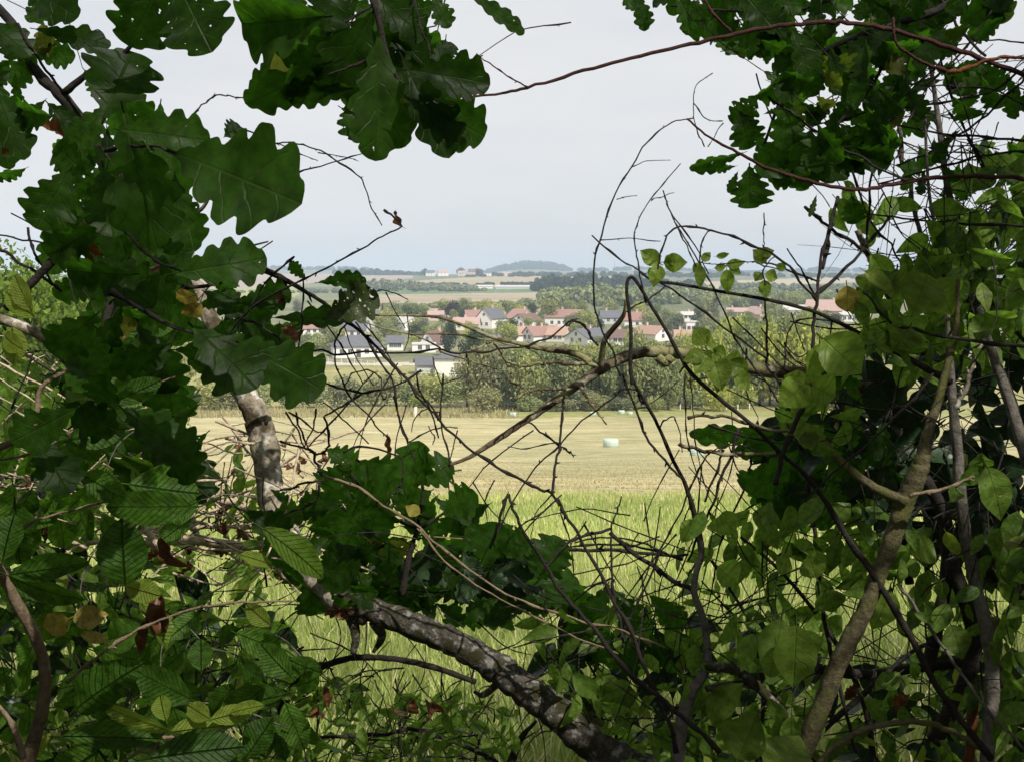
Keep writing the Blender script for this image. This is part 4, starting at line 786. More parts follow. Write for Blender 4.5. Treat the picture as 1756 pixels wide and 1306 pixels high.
for a in ((292, 1252, 168, 1216, 32, 1.85, .5), (292, 1255, 378, 1242, 48, 1.85, .1), (285, 1235, 270, 1188, 34, 1.85, .2), (360, 1232, 322, 1208, 34, 1.85, .2), (360, 1234, 432, 1214, 36, 1.85, .2), (395, 1222, 448, 1205, 22, 1.85, .5), (410, 950, 468, 965, 26, 1.9, .3), (465, 1072, 418, 1036, 34, 1.9, .2), (215, 1004, 276, 1022, 40, 1.75, .2), (20, 560, 30, 620, 40, 1.9, .3), (60, 545, 10, 500, 36, 1.8, .2), (55, 535, 20, 470, 34, 1.8, .4), (40, 600, -5, 575, 34, 1.8, .3)):
    p.leaf('hornbeam', a[0], a[1], a[2], a[3], a[4], a[5], roll=a[6], tone=.3)
for a in ((118, 1060, 66, 1082, 46, 1.85), (125, 1062, 186, 1052, 46, 1.85), (138, 1086, 190, 1100, 22, 1.85)): p.leaf('yellow', *a, roll=.2)
p.leaf('hornbeam', 450, 905, 568, 985, 54, 1.9, roll=.3, tone=.08, droop=.3)
p.fill('hornbeam', [(-10, 780), (330, 800), (330, 930), (-10, 930)], 18, (60, 110), (1.9, 2.5), 100, 80, 1.0); p.fill('hornbeam', [(-10, 1040), (560, 1080), (560, 1320), (-10, 1320)], 46, (50, 95), (2.1, 2.7), 100, 80, 1.1)
for a in ((270, 1010, 285, 1080, 40), (280, 920, 300, 1000, 30), (240, 1120, 250, 1060, 24)): p.leaf('dead_hornbeam', *a, 2.1)
p.done()
# oak spray in front of the pale trunk
p = Plant('oak_spray', 'low oak twigs with broken lobed leaves between the pale trunk and the village', 'branch')
p.stem([(310, 495), (365, 488), (410, 468), (445, 463), (480, 475), (540, 510), (575, 535)], (1.9, 2.0), (3.5, 6, 3), 'branch'); p.stem([(200, 415), (250, 460), (320, 492)], 1.9, 2.5); p.stem([(505, 440), (470, 470), (430, 525), (400, 590), (380, 640)], 1.9, (2.2, 1.6)); p.stem([(690, 388), (648, 408), (580, 450), (505, 487), (430, 530), (370, 610)], (1.7, 1.9), (1.5, 2.4)); p.stem([(658, 360), (682, 376), (690, 390)], 1.7, (3, 1)); p.stem([(520, 480), (520, 540), (512, 600), (508, 690)], 1.85, 1.8)
for a in ((560, 545, 648, 505, 80, 1.9, .2), (545, 485, 628, 478, 40, 1.9, .6), (470, 545, 610, 550, 50, 1.95, .6), (525, 480, 497, 450, 26, 1.9, .3), (410, 520, 500, 505, 62, 1.95, .3), (400, 545, 480, 525, 50, 2.0, .3), (350, 500, 420, 540, 60, 2.0, .4), (440, 560, 505, 600, 60, 2.0, .5)): p.leaf('oak_eaten' if a[0] == 560 else 'oak', a[0], a[1], a[2], a[3], a[4], a[5], roll=a[6], tone=0)
p.fill('oak', [(330, 470), (480, 490), (500, 590), (430, 640), (330, 600)], 14, (60, 95), (2.0, 2.4), 60, 90, .9)
for a in ((405, 480, 400, 500, 22), (480, 555, 505, 595, 40), (490, 520, 470, 500, 26)): p.leaf('dead', *a, 1.95)
p.leaf('dead_ovate', 690, 388, 660, 358, 16, 1.7)
p.done()
# low oak leaves in the middle
p = Plant('oak_seedling', 'young oak with fresh green lobed leaves below the middle, left of the bramble loops', 'seedling')
p.stem([(690, 1020), (700, 960), (715, 905), (725, 850), (720, 800)], 2.3, (6, 3), 'branch'); p.stem([(715, 905), (650, 870), (600, 810)], 2.3, (3, 2)); p.stem([(720, 905), (770, 870), (790, 830)], 2.3, (3, 1.5))
for a in ((600, 800, 560, 850, 90, 2.3, .1), (615, 790, 690, 840, 100, 2.25, .1), (560, 770, 610, 800, 60, 2.35, .4), (700, 850, 715, 760, 72, 2.2, .1), (720, 830, 770, 790, 70, 2.2, .3), (760, 880, 822, 848, 66, 2.2, .2), (740, 840, 690, 870, 60, 2.3, .2), (610, 870, 580, 930, 70, 2.3, .2), (650, 850, 640, 910, 80, 2.3, .2), (790, 900, 830, 940, 60, 2.2, .3), (830, 970, 850, 895, 84, 2.15, .1), (860, 950, 905, 920, 60, 2.2, .4), (925, 985, 955, 925, 76, 2.1, .2), (900, 1000, 995, 985, 50, 2.1, .4), (580, 920, 545, 870, 60, 2.4, .3)): p.leaf('oak', a[0], a[1], a[2], a[3], a[4], a[5], roll=a[6], tone=0, rnd=.5 + .5 * rs.rand())
p.leaf('yellow', 720, 880, 695, 868, 24, 2.2, tone=.8); p.leaf('dead_hornbeam', 668, 780, 672, 735, 12, 2.2)
p.fill('oak', [(560, 780), (690, 800), (800, 880), (880, 900), (980, 1000), (960, 1060), (840, 1080), (700, 1040), (580, 1000)], 80, (50, 88), (2.4, 2.9), 85, 85, 1.0)
p.fill('oak', [(480, 960), (600, 920), (700, 960), (680, 1020), (540, 1040)], 20, (60, 100), (2.4, 2.9), 90, 85, 1.0)
p.fill('oak', [(440, 850), (560, 850), (600, 1000), (540, 1030), (460, 960)], 14, (45, 80), (2.05, 2.35), 95, 85, 1.0)
p.fill('glossy_oak', [(700, 900), (900, 950), (940, 1040), (720, 1000)], 14, (60, 90), (2.4, 2.8), 60, 90, 1.0)
p.done()
# stick heap at the wood edge
def sticks():
    k = 0
    L_ = [([(250, 930), (330, 925), (420, 935), (480, 930)], 9), ([(330, 905), (400, 900), (470, 912)], 5), ([(320, 890), (420, 905), (520, 890)], 4), ([(250, 905), (268, 930), (290, 965)], 6), ([(330, 855), (400, 862), (440, 880)], 10), ([(0, 835), (60, 828), (130, 815)], 4), ([(0, 880), (60, 885), (110, 915)], 3), ([(150, 930), (220, 920), (260, 905)], 5), ([(80, 870), (110, 920), (150, 940)], 4), ([(40, 900), (90, 880), (60, 850)], 5)]
    for i in range(150): 
        x = rs.uniform(-10, 560); y = rs.uniform(740, 985) if x > 250 else rs.uniform(590, 960); a = rs.uniform(-.9, .9) if rs.rand() < .8 else rs.uniform(0, 3.1); q = rs.uniform(60, 240); c = rs.uniform(-22, 22)
        L_.append(([(x - q / 2 * math.cos(a), y - q / 2 * math.sin(a)), (x + c, y + c), (x + q / 2 * math.cos(a), y + q / 2 * math.sin(a))], rs.uniform(.9, 2.8)))
    for pts, r in L_:
        d0 = rs.uniform(2.35, 3.3); big = r > 7
        p = Plant('dry_stick', 'thick sunlit dry stick on the heap behind the toothed leaves at left' if big else 'thin dry stick on the sunlit heap behind the toothed leaves at left', 'stick', 'thick sticks of the heap' if big else 'thin sticks of the heap')
        p.stem(pts, (d0, d0 + rs.uniform(-.25, .25)), (r, r * .75), None, 'straw', wob=.35); p.done()
sticks()
for i in range(46):
    p = Plant('withered_leaf', 'curled brown withered leaf lying among the dry sticks at left', 'leaf', 'withered leaves on the stick heap')
    x, y = (rs.uniform(0, 560), rs.uniform(730, 1000)) if i > 5 else ((400, 770), (410, 835), (395, 860), (300, 985), (500, 800), (540, 805))[i]
    q = rs.uniform(22, 46); a = rs.uniform(0, 6.28); p.leaf('dead', x, y, x + q * math.cos(a), y + q * math.sin(a), q * .6, rs.uniform(2.6, 3.1), roll=rs.uniform(-1, 1))
    for pn, mk, mb in p.odd: prop(mb.build('withered_leaf', M['dead'], None, p.org), p.a[1], p.a[2], p.a[3])
p = Plant('thicket_shrub', 'dark leafy thicket behind the toothed leaves in the lower left corner', 'shrub')
p.stem([(150, 1330), (140, 1150), (110, 950), (90, 800)], 3.4, (7, 3), 'branch'); p.stem([(330, 1330), (340, 1150), (300, 980)], 3.4, (6, 3), 'branch')
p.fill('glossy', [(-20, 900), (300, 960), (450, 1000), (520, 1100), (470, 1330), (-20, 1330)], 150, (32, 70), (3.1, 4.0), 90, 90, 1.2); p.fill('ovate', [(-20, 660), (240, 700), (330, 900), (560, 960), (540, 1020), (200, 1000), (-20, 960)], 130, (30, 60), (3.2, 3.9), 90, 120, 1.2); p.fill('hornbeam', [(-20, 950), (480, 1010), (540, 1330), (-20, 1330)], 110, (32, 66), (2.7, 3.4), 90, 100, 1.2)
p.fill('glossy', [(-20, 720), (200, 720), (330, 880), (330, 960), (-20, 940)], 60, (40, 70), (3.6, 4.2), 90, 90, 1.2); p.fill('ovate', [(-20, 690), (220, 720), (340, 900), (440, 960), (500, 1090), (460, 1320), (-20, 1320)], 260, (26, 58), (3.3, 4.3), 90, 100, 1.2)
p.done()
# small ground plants
for i, (x, y, n_, lab) in enumerate(((60, 850, 40, 'low leafy plant among the sticks at the far left'), (180, 1010, 40, 'low leafy plant under the ribbed leaf at left'), (330, 1110, 50, 'small leaved plant below the long tan twig'), (430, 1180, 80, 'small leaved plant left of the black arched stem'), (540, 1240, 95, 'small leaved plant under the black arched stem'), (690, 1260, 90, 'yellow green plant under the fallen log'), (480, 900, 36, 'low leafy plant right of the stick heap'), (150, 1280, 50, 'small leaved plant in the bottom left corner'), (800, 1270, 80, 'small leaved plant at the bottom right of the yellow green one'), (370, 830, 14, 'bright leafy plant at the foot of the pale trunk'), (60, 700, 40, 'leafy plant below the sunny trees at the far left'), (250, 1190, 40, 'small leaved plant behind the bright ribbed leaves'))):
    p = Plant('seedling_plant', lab, 'plant'); w_ = 90
    for k in range(6): a = rs.uniform(-w_, w_); p.stem([(x + a * .2, y + 80), (x + a * .6, y + 10), (x + a, y - rs.uniform(20, 70))], rs.uniform(2.5, 3.1), (1.6, 1.0))
    p.fill('ovate', [(x - w_, y - 70), (x + w_, y - 70), (x + w_, y + 70), (x - w_, y + 70)], n_, (18, 44), (2.4, 3.2), 60, 140, 1.2, twig=.5); p.done()
# arched dark stem and stems round the log
p = Plant('fallen_log', 'thick mossy fallen log slanting down across the bottom middle', 'log')
p.stem([(578, 1028), (640, 1046), (720, 1076), (790, 1106), (850, 1142), (905, 1185), (960, 1226), (1010, 1270), (1070, 1312), (1130, 1350)], (2.3, 2.1), (19, 22, 24, 26, 28, 30, 33), 'trunk', 'bark_log', n=8, k=16)
for pts, r in (([(600, 1050), (610, 1085), (606, 1120)], (12, 5)), ([(640, 1062), (655, 1090), (640, 1118)], (10, 4)), ([(860, 1165), (830, 1190), (812, 1185)], (8, 3))): p.stem(pts, (2.3, 2.3), r, 'branch', 'bark_log')
p.fill('oak', [(545, 985), (640, 985), (665, 1045), (610, 1090), (545, 1060)], 4, (45, 70), (2.05, 2.2), 100, 80, .9)
for i in range(5): p.leaf('dead', 590 + rs.uniform(-20, 20), 1035 + rs.uniform(-5, 15), 590 + rs.uniform(-30, 30), 1060, 20, 2.2)
p.done()
p = Plant('bent_stem', 'black stem arched under the fallen log', 'stem'); p.stem([(480, 1220), (500, 1180), (540, 1148), (600, 1128), (665, 1128), (740, 1142), (815, 1168)], (2.7, 2.5), (6, 5)); p.done()
p = Plant('bent_stem', 'dark crooked stem running along the bottom edge left of the log', 'stem'); p.stem([(540, 1266), (640, 1258), (710, 1253), (770, 1268), (840, 1300), (880, 1330)], 2.6, (4, 5)); p.stem([(870, 1330), (890, 1270), (920, 1235)], 2.6, (9, 3)); p.done()
p = Plant('hanging_twigs', 'tangle of thin dark twigs and hanging brown leaves under the log', 'twigs')
p.twigs([(540, 1110), (760, 1130), (960, 1260), (960, 1320), (540, 1320)], 30, (90, 240), (2.4, 3.0), (.8, 1.6), 90, 45, curve=1.0); p.twigs([(480, 860), (900, 900), (900, 1040), (480, 1040)], 12, (140, 300), (2.3, 2.9), (.8, 1.5), 20, 50, curve=1.0)
for a in ((705, 1195, 700, 1262, 26), (740, 1200, 760, 1260, 30), (555, 1175, 560, 1215, 18), (545, 1210, 548, 1240, 24)): p.leaf('dead_hornbeam', *a, 2.3)
p.done()
# thin twigs on the sky, upper left
p = Plant('bare_twig', 'thin bare forked twig on the sky right of the biggest oak leaf', 'twig'); p.stem([(412, 219), (475, 245), (520, 247), (565, 268), (618, 303), (632, 345), (655, 387)], 1.8, (2, 1.2)); p.stem([(475, 245), (515, 265), (545, 276)], 1.8, (1.3, .8)); p.stem([(500, 300), (560, 280), (625, 263)], 1.82, (1.8, 1)); p.stem([(545, 262), (600, 272), (615, 277)], 1.8, (1.1, .7)); p.done()
p = Plant('bare_twig', 'short bent bare twig on the sky above the biggest oak leaf', 'twig'); p.stem([(325, 203), (350, 180), (373, 163), (400, 167), (425, 168)], 1.8, (1.7, 1.3)); p.done()
p = Plant('bare_twig', 'dark forked dead twig crossing the sunny trees at the left edge', 'twig'); p.stem([(130, 400), (105, 430), (60, 480), (10, 530)], 1.9, (9, 7)); p.stem([(-5, 425), (45, 455), (100, 495)], 2.0, (4, 3)); p.stem([(48, 390), (58, 430), (80, 470), (105, 500)], 2.0, 2.5); p.stem([(-5, 403), (50, 412), (130, 422)], 2.0, 2); p.stem([(60, 600), (40, 650), (20, 700)], 2.0, 2.2); p.stem([(5, 560), (50, 610), (95, 640)], 2.0, 2.4); p.done()
# sunny trees beyond the left of the hedge
for x, yb, d, H, wd, col, sh, lab in ((20, 720, 46, 7.6, 6.5, 'edge', 'round', 'sunlit light green tree at the left edge of the field'), (95, 720, 52, 7.2, 6.2, 'edge', 'round', 'sunlit green tree second from the left edge, beside the field'), (-45, 720, 60, 10.5, 4.2, 'mid', 'cone', 'tall bluish conifer behind the sunlit trees at the left edge'), (165, 720, 58, 6.6, 6.2, 'edge', 'round', 'sunlit tree third from the left edge, half behind the oak leaves'), (235, 720, 66, 6.0, 6, 'mid', 'round', 'green tree fourth from the left edge behind the dark oak leaves'), (50, 720, 40, 3.2, 6, 'edge', 'bush', 'low sunlit bush below the trees at the left edge'), (145, 720, 42, 3.0, 6, 'edge', 'bush', 'low sunlit bush behind the toothed leaves at left')):
    b = on_ground(x, d); root = empty('edge_tree', b, lab, 'tree'); me = crown_mesh('edge_crown', FM[col], 15000, .016, 500 + x, sh); c = bpy.data.objects.new('crown', me); C.objects.link(c); c.parent = root
    zt = P(x, {20: 420, 95: 425, -45: 355, 165: 470, 235: 480, 50: 590, 145: 600}[x], d)[2]; H = zt - b[2]; c.scale = (wd * 1.25, wd * 1.25, H)
    t = bpy.data.objects.new('trunk', TRK[1]); C.objects.link(t); t.parent = root; t.scale = (wd, wd, H * .9)
# ================================================================== MIDDLE: bare canes and the dead arching branch
p = Plant('dead_branch', 'lichened dead branch arching across the middle of the view with pale broken side twigs', 'branch', bark='bark_lichen')
p.stem([(1500, 668), (1400, 645), (1320, 635), (1250, 622), (1190, 609), (1130, 603), (1085, 608), (1050, 622), (1020, 640), (985, 664), (950, 688), (900, 722), (850, 755), (805, 783), (770, 797)], (2.5, 2.2), (12, 12, 11, 10.5, 10, 9, 7.5, 6, 5, 3), 'branch', n=6, wob=.3)
for pts, r in (([(1022, 627), (985, 606), (930, 598), (885, 588), (845, 579), (805, 562), (755, 545), (700, 541), (640, 541), (606, 549)], (6, 1.4)), ([(920, 590), (896, 593), (844, 583), (766, 573), (704, 573), (647, 560), (620, 550)], (2, 1.5)), ([(1030, 630), (979, 622), (933, 624), (889, 629)], (4.5, 3)), ([(888, 626), (866, 618), (858, 603), (846, 588)], (3.2, 1.8)), ([(873, 620), (875, 651), (894, 661), (906, 673)], (2.6, 1.5)), ([(970, 669), (940, 668), (905, 672), (884, 684)], (3.2, 2)), ([(1030, 632), (1035, 590), (1045, 572), (1069, 541), (1073, 512)], (5.5, 5, 5, 2)), ([(995, 662), (1008, 685), (1020, 700), (1040, 727)], (3, 1.6)), ([(704, 573), (751, 596), (756, 604), (800, 617), (850, 632), (886, 641)], (2.2, 1.3)), ([(845, 582), (820, 598), (808, 601)], (2.4, 2)), ([(1090, 625), (1110, 640), (1150, 678)], (2, 1.2)), ([(890, 590), (925, 610), (943, 640)], (1.6, 1))): p.stem(pts, (2.25, 2.15), r, n=5)
p.stem([(1128, 612), (1140, 622), (1152, 612)], 2.25, 8); p.done()
p = Plant('thin_cane', 'long thin dark cane crossing the village and hooking up at its right end', 'cane'); p.stem([(505, 598), (560, 606), (640, 605), (720, 603), (800, 602), (880, 597), (930, 585), (970, 558), (985, 550), (1002, 560), (1016, 582), (1026, 592)], (2.0, 2.2), (2.4, 2)); p.stem([(970, 558), (985, 549), (995, 547)], 2.15, (1.6, 1)); p.stem([(800, 602), (803, 615), (804, 628)], 2.0, (2, 1.3)); p.done()
p = Plant('bramble_cane', 'long straight bramble cane from the left hedge down to the bottom right of the middle', 'cane', bark='bark_dark')
p.stem([(455, 465), (503, 489), (546, 512), (596, 550), (642, 591), (666, 617), (702, 658), (733, 700), (756, 723), (811, 773), (860, 803), (920, 835), (946, 846), (958, 862), (981, 900), (1013, 955), (1056, 1034), (1078, 1074), (1106, 1143), (1134, 1205), (1160, 1290)], (2.0, 1.9), (4.5, 3.2, 3, 3.2, 4, 4.5), n=5); p.stem([(946, 846), (952, 795), (958, 762), (966, 700), (970, 669)], (1.9, 2.1), (2.8, 2)); p.done()
CANES = [
 ('tall thin cane bowing in a wide arc on the sky, tip near the oak leaves', [([(1065, 645), (1050, 605), (1030, 560), (1020, 520), (1018, 470), (1026, 415), (1050, 345), (1083, 285), (1118, 237), (1152, 210), (1190, 203)], (2.4, 1.2)), ([(1083, 287), (1108, 277), (1150, 275)], (1.1, .7)), ([(1058, 342), (1075, 337), (1092, 336)], (1, .7)), ([(1028, 412), (1080, 409), (1133, 414)], (1.2, .8)), ([(1015, 404), (1065, 445), (1112, 478)], (1.6, 2)), ], 1.9),
 ('thin cane standing right of the wide arc, its tip a straight slant', [([(1108, 520), (1098, 480), (1092, 440), (1087, 400), (1100, 368), (1130, 325), (1167, 281)], (1.8, 1)), ([(1117, 345), (1135, 338), (1156, 331)], (1, .7))], 1.95),
 ('thin knob tipped twig between the arcs and the round leaves', [([(1137, 327), (1148, 358), (1165, 395), (1180, 430), (1194, 458)], (1.4, 1.2)), ([(1153, 370), (1185, 412), (1205, 448), (1215, 470)], (1.3, 1.2))], 1.9),
 ('looped hair thin twig on the sky left of the drooping oak leaves', [([(1208, 252), (1195, 225), (1189, 185), (1194, 145), (1222, 126)], (1.3, .9)), ([(1190, 178), (1210, 204), (1240, 208)], (1.2, .9)), ([(1240, 212), (1222, 240), (1214, 252)], (1.1, .9))], 1.9),
 ('stout hooked cane bent over like a crozier right of the dead branch', [([(1084, 660), (1081, 617), (1082, 565), (1075, 500), (1077, 480), (1084, 476), (1092, 484), (1115, 522), (1142, 566), (1167, 612), (1190, 645), (1240, 688), (1290, 728), (1340, 778), (1380, 812), (1420, 866), (1455, 925), (1500, 987), (1562, 1092), (1616, 1191), (1700, 1300)], (4, 3.6, 3.6, 4, 4.5, 5.5, 6))], 1.9),
 ('dark cane curving down from the crozier cane to the lower grey stem', [([(1079, 634), (1090, 660), (1110, 695), (1128, 728), (1155, 790), (1172, 822), (1182, 850), (1192, 885), (1203, 945)], (3, 5.5)), ([(1068, 640), (1085, 690), (1108, 748), (1140, 790), (1168, 818)], (2.6, 3))], 2.0),
 ('thin straight twig crossing the dead branch from lower left to upper right', [([(840, 940), (880, 860), (920, 800), (958, 762), (1000, 722), (1040, 690), (1075, 668), (1092, 670), (1105, 692)], (1.7, 2.2)), ([(958, 762), (925, 737), (905, 724)], (2.4, 1.6)), ([(955, 758), (975, 772), (984, 783)], (2.2, 1.5)), ([(870, 765), (900, 768), (955, 758)], (1, 1.3))], 2.1),
 ('slender cane sloping from the middle of the meadow to the bottom edge', [([(873, 846), (882, 872), (900, 915), (930, 962), (963, 1015), (1015, 1074), (1084, 1158), (1158, 1217), (1235, 1290)], (3, 5)), ([(872, 846), (860, 882), (850, 910), (840, 940)], (3.6, 3))], 1.85),
 ('forked dark branchlet reaching up over the meadow', [([(1066, 850), (1055, 880), (1046, 905), (1048, 950), (1052, 1000), (1062, 1060), (1070, 1110)], (1.6, 2.6, 3)), ([(1046, 906), (1000, 917), (965, 940), (930, 978)], (3.2, 2.4)), ([(1046, 912), (1085, 945), (1140, 985), (1190, 1012)], (4.5, 5)), ([(1050, 990), (1020, 1002), (985, 1030)], (2.4, 1.6))], 2.1),
 ('pair of flat dark canes lying across the green meadow', [([(975, 937), (1050, 932), (1110, 942), (1170, 958)], (2, 3)), ([(985, 930), (1040, 920), (1100, 930), (1150, 952)], (2, 2)), ([(975, 942), (1060, 945), (1150, 951), (1180, 950)], (4, 3)), ([(900, 1000), (980, 985), (1060, 968), (1130, 945)], (1.6, 1.4))], 2.3),
 ('long pale bare stem slanting across the lower left middle', [([(553, 814), (615, 838), (680, 880), (720, 905), (780, 955), (850, 1005), (930, 1042), (1010, 1066), (1070, 1080), (1140, 1110)], (3, 2.6, 2.4))], 2.0),
 ('second pale bare stem just below the long slanting one', [([(715, 905), (760, 960), (830, 1012), (900, 1048), (990, 1092), (1060, 1120)], (2, 1.8)), ([(740, 920), (800, 925), (850, 945)], (1.6, 1.2))], 2.1),
 ('sagging cane curved like a hammock left of the dead branch', [([(415, 548), (450, 560), (490, 596), (514, 630), (558, 656), (610, 670), (662, 665), (700, 650), (722, 634)], (2.6, 2.2)), ([(715, 640), (718, 665), (740, 710), (752, 750)], (2, 1.6)), ([(655, 667), (658, 684), (663, 676)], (1.8, 1)), ([(590, 662), (605, 642), (630, 634), (650, 645), (655, 665)], (1.6, 1.4))], 1.9),
 ('thin drooping twig in front of the nearest bungalow', [([(595, 555), (576, 586), (574, 614), (589, 661), (630, 713), (665, 750)], (2.1, 1.6)), ([(590, 560), (600, 590), (620, 630), (640, 660)], (1.4, 1)), ([(527, 516), (579, 581), (596, 610), (622, 657)], (1.7, 1.2))], 2.0),
 ('thin cane crossing from the eaten oak leaf down to the seedling', [([(610, 552), (652, 622), (673, 653), (680, 690), (684, 720), (700, 760), (712, 790)], (2, 1.5)), ([(642, 591), (690, 640), (735, 690), (752, 720)], (2.4, 2)), ([(620, 550), (660, 600), (690, 650)], (1.4, 1))], 2.05),
 ('arched twig with a hanging tip over the stubble field', [([(560, 545), (618, 508), (650, 499), (675, 502), (700, 514)], (1.6, 1.1)), ([(662, 502), (675, 530), (695, 563)], (1.3, 1)), ([(698, 540), (702, 572), (693, 602)], (1.4, 1)), ], 2.0),
 ('forked pale twig standing before the hedge shrubs', [([(772, 800), (760, 740), (756, 700), (757, 660), (745, 625), (742, 612)], (2, 1.6, 1.2)), ([(757, 660), (775, 652), (792, 645)], (1.4, 1))], 2.1),
 ('knot of wiry stems looping above the oak seedling', [([(555, 713), (563, 740), (565, 765), (548, 778), (525, 768), (480, 756)], (2.6, 2)), ([(620, 675), (585, 695), (557, 712)], (2.2, 2)), ([(490, 706), (510, 740), (524, 770)], (2, 1.5)), ([(508, 706), (515, 740), (530, 770)], (2, 1.5)), ([(542, 700), (535, 735), (522, 766)], (2, 1.5)), ([(495, 706), (540, 735), (560, 745)], (1.8, 1.4)), ([(555, 690), (595, 725), (632, 760)], (1.8, 1.4)), ([(588, 775), (612, 765), (660, 772), (690, 790), (686, 830), (668, 850)], (2.2, 1.6)), ([(640, 640), (600, 690), (560, 730), (530, 765)], (1.8, 1.4)), ([(678, 663), (682, 715), (700, 758)], (1.8, 1.4)), ([(480, 840), (520, 830), (550, 825), (535, 860), (480, 885)], (3, 2.4)), ([(540, 775), (545, 800), (553, 815)], (3, 2.4)), ([(700, 758), (730, 740), (760, 732), (785, 733)], (1.8, 1)), ([(760, 640), (757, 690), (750, 720)], (1.6, 1.4)), ([(733, 700), (712, 715), (706, 740)], (1.5, 1)), ([(735, 730), (745, 750), (742, 762)], (1.5, 1))], 2.15),
 ('straight thin stem leaning right over the green meadow', [([(1212, 780), (1183, 840), (1155, 900), (1128, 953), (1090, 1040), (1060, 1092)], (1.8, 2.4)), ([(1165, 770), (1130, 830), (1104, 893)], (1.2, 1))], 2.0),
 ('pair of black drooping twigs beneath the right dead twig', [([(1266, 733), (1252, 780), (1228, 840), (1208, 900), (1180, 960)], (3.4, 2.4)), ([(1240, 770), (1230, 805), (1209, 860)], (2.6, 2.4)), ([(1288, 780), (1290, 800), (1282, 812)], (2, 1.4)), ([(1210, 782), (1232, 768), (1268, 760), (1300, 775)], (1.5, 1.2))], 2.1),
 ('three hair thin hanging twigs below the round leaved sprig', [([(1176, 640), (1175, 700), (1180, 760), (1200, 830)], (1.6, 1.2)), ([(1183, 640), (1190, 700), (1194, 770), (1215, 850), (1240, 880)], (1.4, 1.1)), ([(1168, 650), (1120, 690), (1092, 702)], (1.2, .8)), ([(1130, 735), (1145, 716), (1158, 718), (1166, 745), (1170, 775)], (1.6, 1.2)), ([(1195, 770), (1260, 840), (1300, 880)], (1.2, 1))], 2.0),
 ('slim cane from the round leaved sprig down through the right gap', [([(1160, 387), (1190, 437), (1225, 497), (1250, 560), (1282, 612), (1312, 652), (1335, 690)], (1.6, 2.2))], 2.0),
 ('straight dark cane falling right from the crozier bend', [([(1112, 478), (1150, 498), (1225, 547), (1300, 605), (1318, 630), (1345, 668), (1400, 745)], (2.2, 3)), ([(1312, 512), (1314, 560), (1316, 612)], (1.8, 2.6)), ([(1075, 535), (1110, 515), (1142, 490)], (1.8, 1.8))], 2.05),
 ('small arched twig in front of the bright trees at right', [([(1345, 632), (1347, 585), (1360, 557), (1388, 546), (1430, 552), (1480, 556)], (1.8, 1.6)), ([(1357, 537), (1368, 570), (1380, 602)], (1.6, 1)), ([(1345, 588), (1368, 612), (1385, 605)], (1.6, 1.2))], 2.1),
 ('long thin twig crossing from the lower middle up to the right stem', [([(880, 1110), (960, 1090), (1010, 1080), (1060, 1040), (1120, 960), (1160, 915)], (1.6, 1.6)), ([(900, 1170), (1010, 1120), (1100, 1080), (1200, 1070), (1280, 1030)], (1.8, 1.5))], 2.1),
]
PALE = ('pale',)
for lab, st, d0 in CANES:
    p = Plant('bare_cane', lab, 'cane', bark='bark_tan' if ' pale bare' in lab else 'bark_dark')
    for pts, r in st: p.stem(pts, (d0, d0 + rs.uniform(-.08, .12)), r, n=5)
    p.done()
# ================================================================== RIGHT SIDE
p = Plant('oak_bough', 'oak bough with dense ragged leaves filling the top edge at right', 'branch')
p.stem([(1700, -60), (1620, 10), (1540, 40), (1450, 70), (1380, 110), (1340, 170), (1310, 250)], (2.2, 2.0), (7, 3), 'branch'); p.stem([(1540, 40), (1500, 140), (1440, 210), (1390, 250), (1290, 290)], 2.1, (4, 2)); p.stem([(1500, -40), (1400, 10), (1280, 20), (1150, 10)], 2.1, (4, 2)); p.stem([(1310, 160), (1370, 202), (1425, 243), (1485, 278), (1562, 312)], 1.95, 2.6)
for a in ((1300, 162, 1262, 215, 62, 1.95, .4), (1265, 190, 1290, 255, 66, 1.95, .2), (1275, 262, 1182, 290, 36, 1.9, .6), (1262, 285, 1215, 295, 24, 1.95, .6), (1285, 285, 1285, 358, 76, 1.95, .2), (1265, 295, 1245, 330, 26, 1.95, .7), (1325, 290, 1440, 250, 80, 2.0, .3), (1340, 240, 1310, 300, 60, 2.0, .3), (1460, 335, 1468, 385, 46, 2.0, .1), (1400, 335, 1388, 372, 12, 2.0, .4), (1310, 196, 1345, 186, 14, 2.0, .5), (1240, 88, 1310, 75, 50, 2.0, .3), (1090, -10, 1110, 50, 40, 2.0, .5), (1160, -10, 1200, 52, 60, 2.0, .4), (1060, -20, 1090, 20, 40, 2.05, .5)): p.leaf('oak', a[0], a[1], a[2], a[3], a[4], a[5], roll=a[6], tone=0, rnd=rs.rand() * .5)
p.fill('oak', [(1110, -20), (1720, -20), (1700, 70), (1560, 90), (1440, 110), (1330, 95), (1240, 75), (1180, 30)], 110, (50, 88), (1.9, 2.6), 80, 85, 1.0)
p.fill('oak', [(1310, 70), (1440, 60), (1530, 110), (1540, 215), (1480, 270), (1380, 250), (1310, 185), (1335, 130)], 56, (50, 82), (1.9, 2.5), 90, 80, 1.0)
p.fill('oak', [(1300, 250), (1430, 240), (1520, 265), (1420, 310), (1330, 300)], 26, (50, 80), (1.95, 2.4), 100, 80, 1.0); p.fill('oak', [(1520, 90), (1700, 80), (1700, 210), (1560, 240)], 16, (40, 70), (2.0, 2.6), 100, 80, 1.0)
for a in ((1410, 120, 1440, 150, 30), (1400, 165, 1430, 190, 26)): p.leaf('oak', *a, 1.9, tone=.2)
p.done()
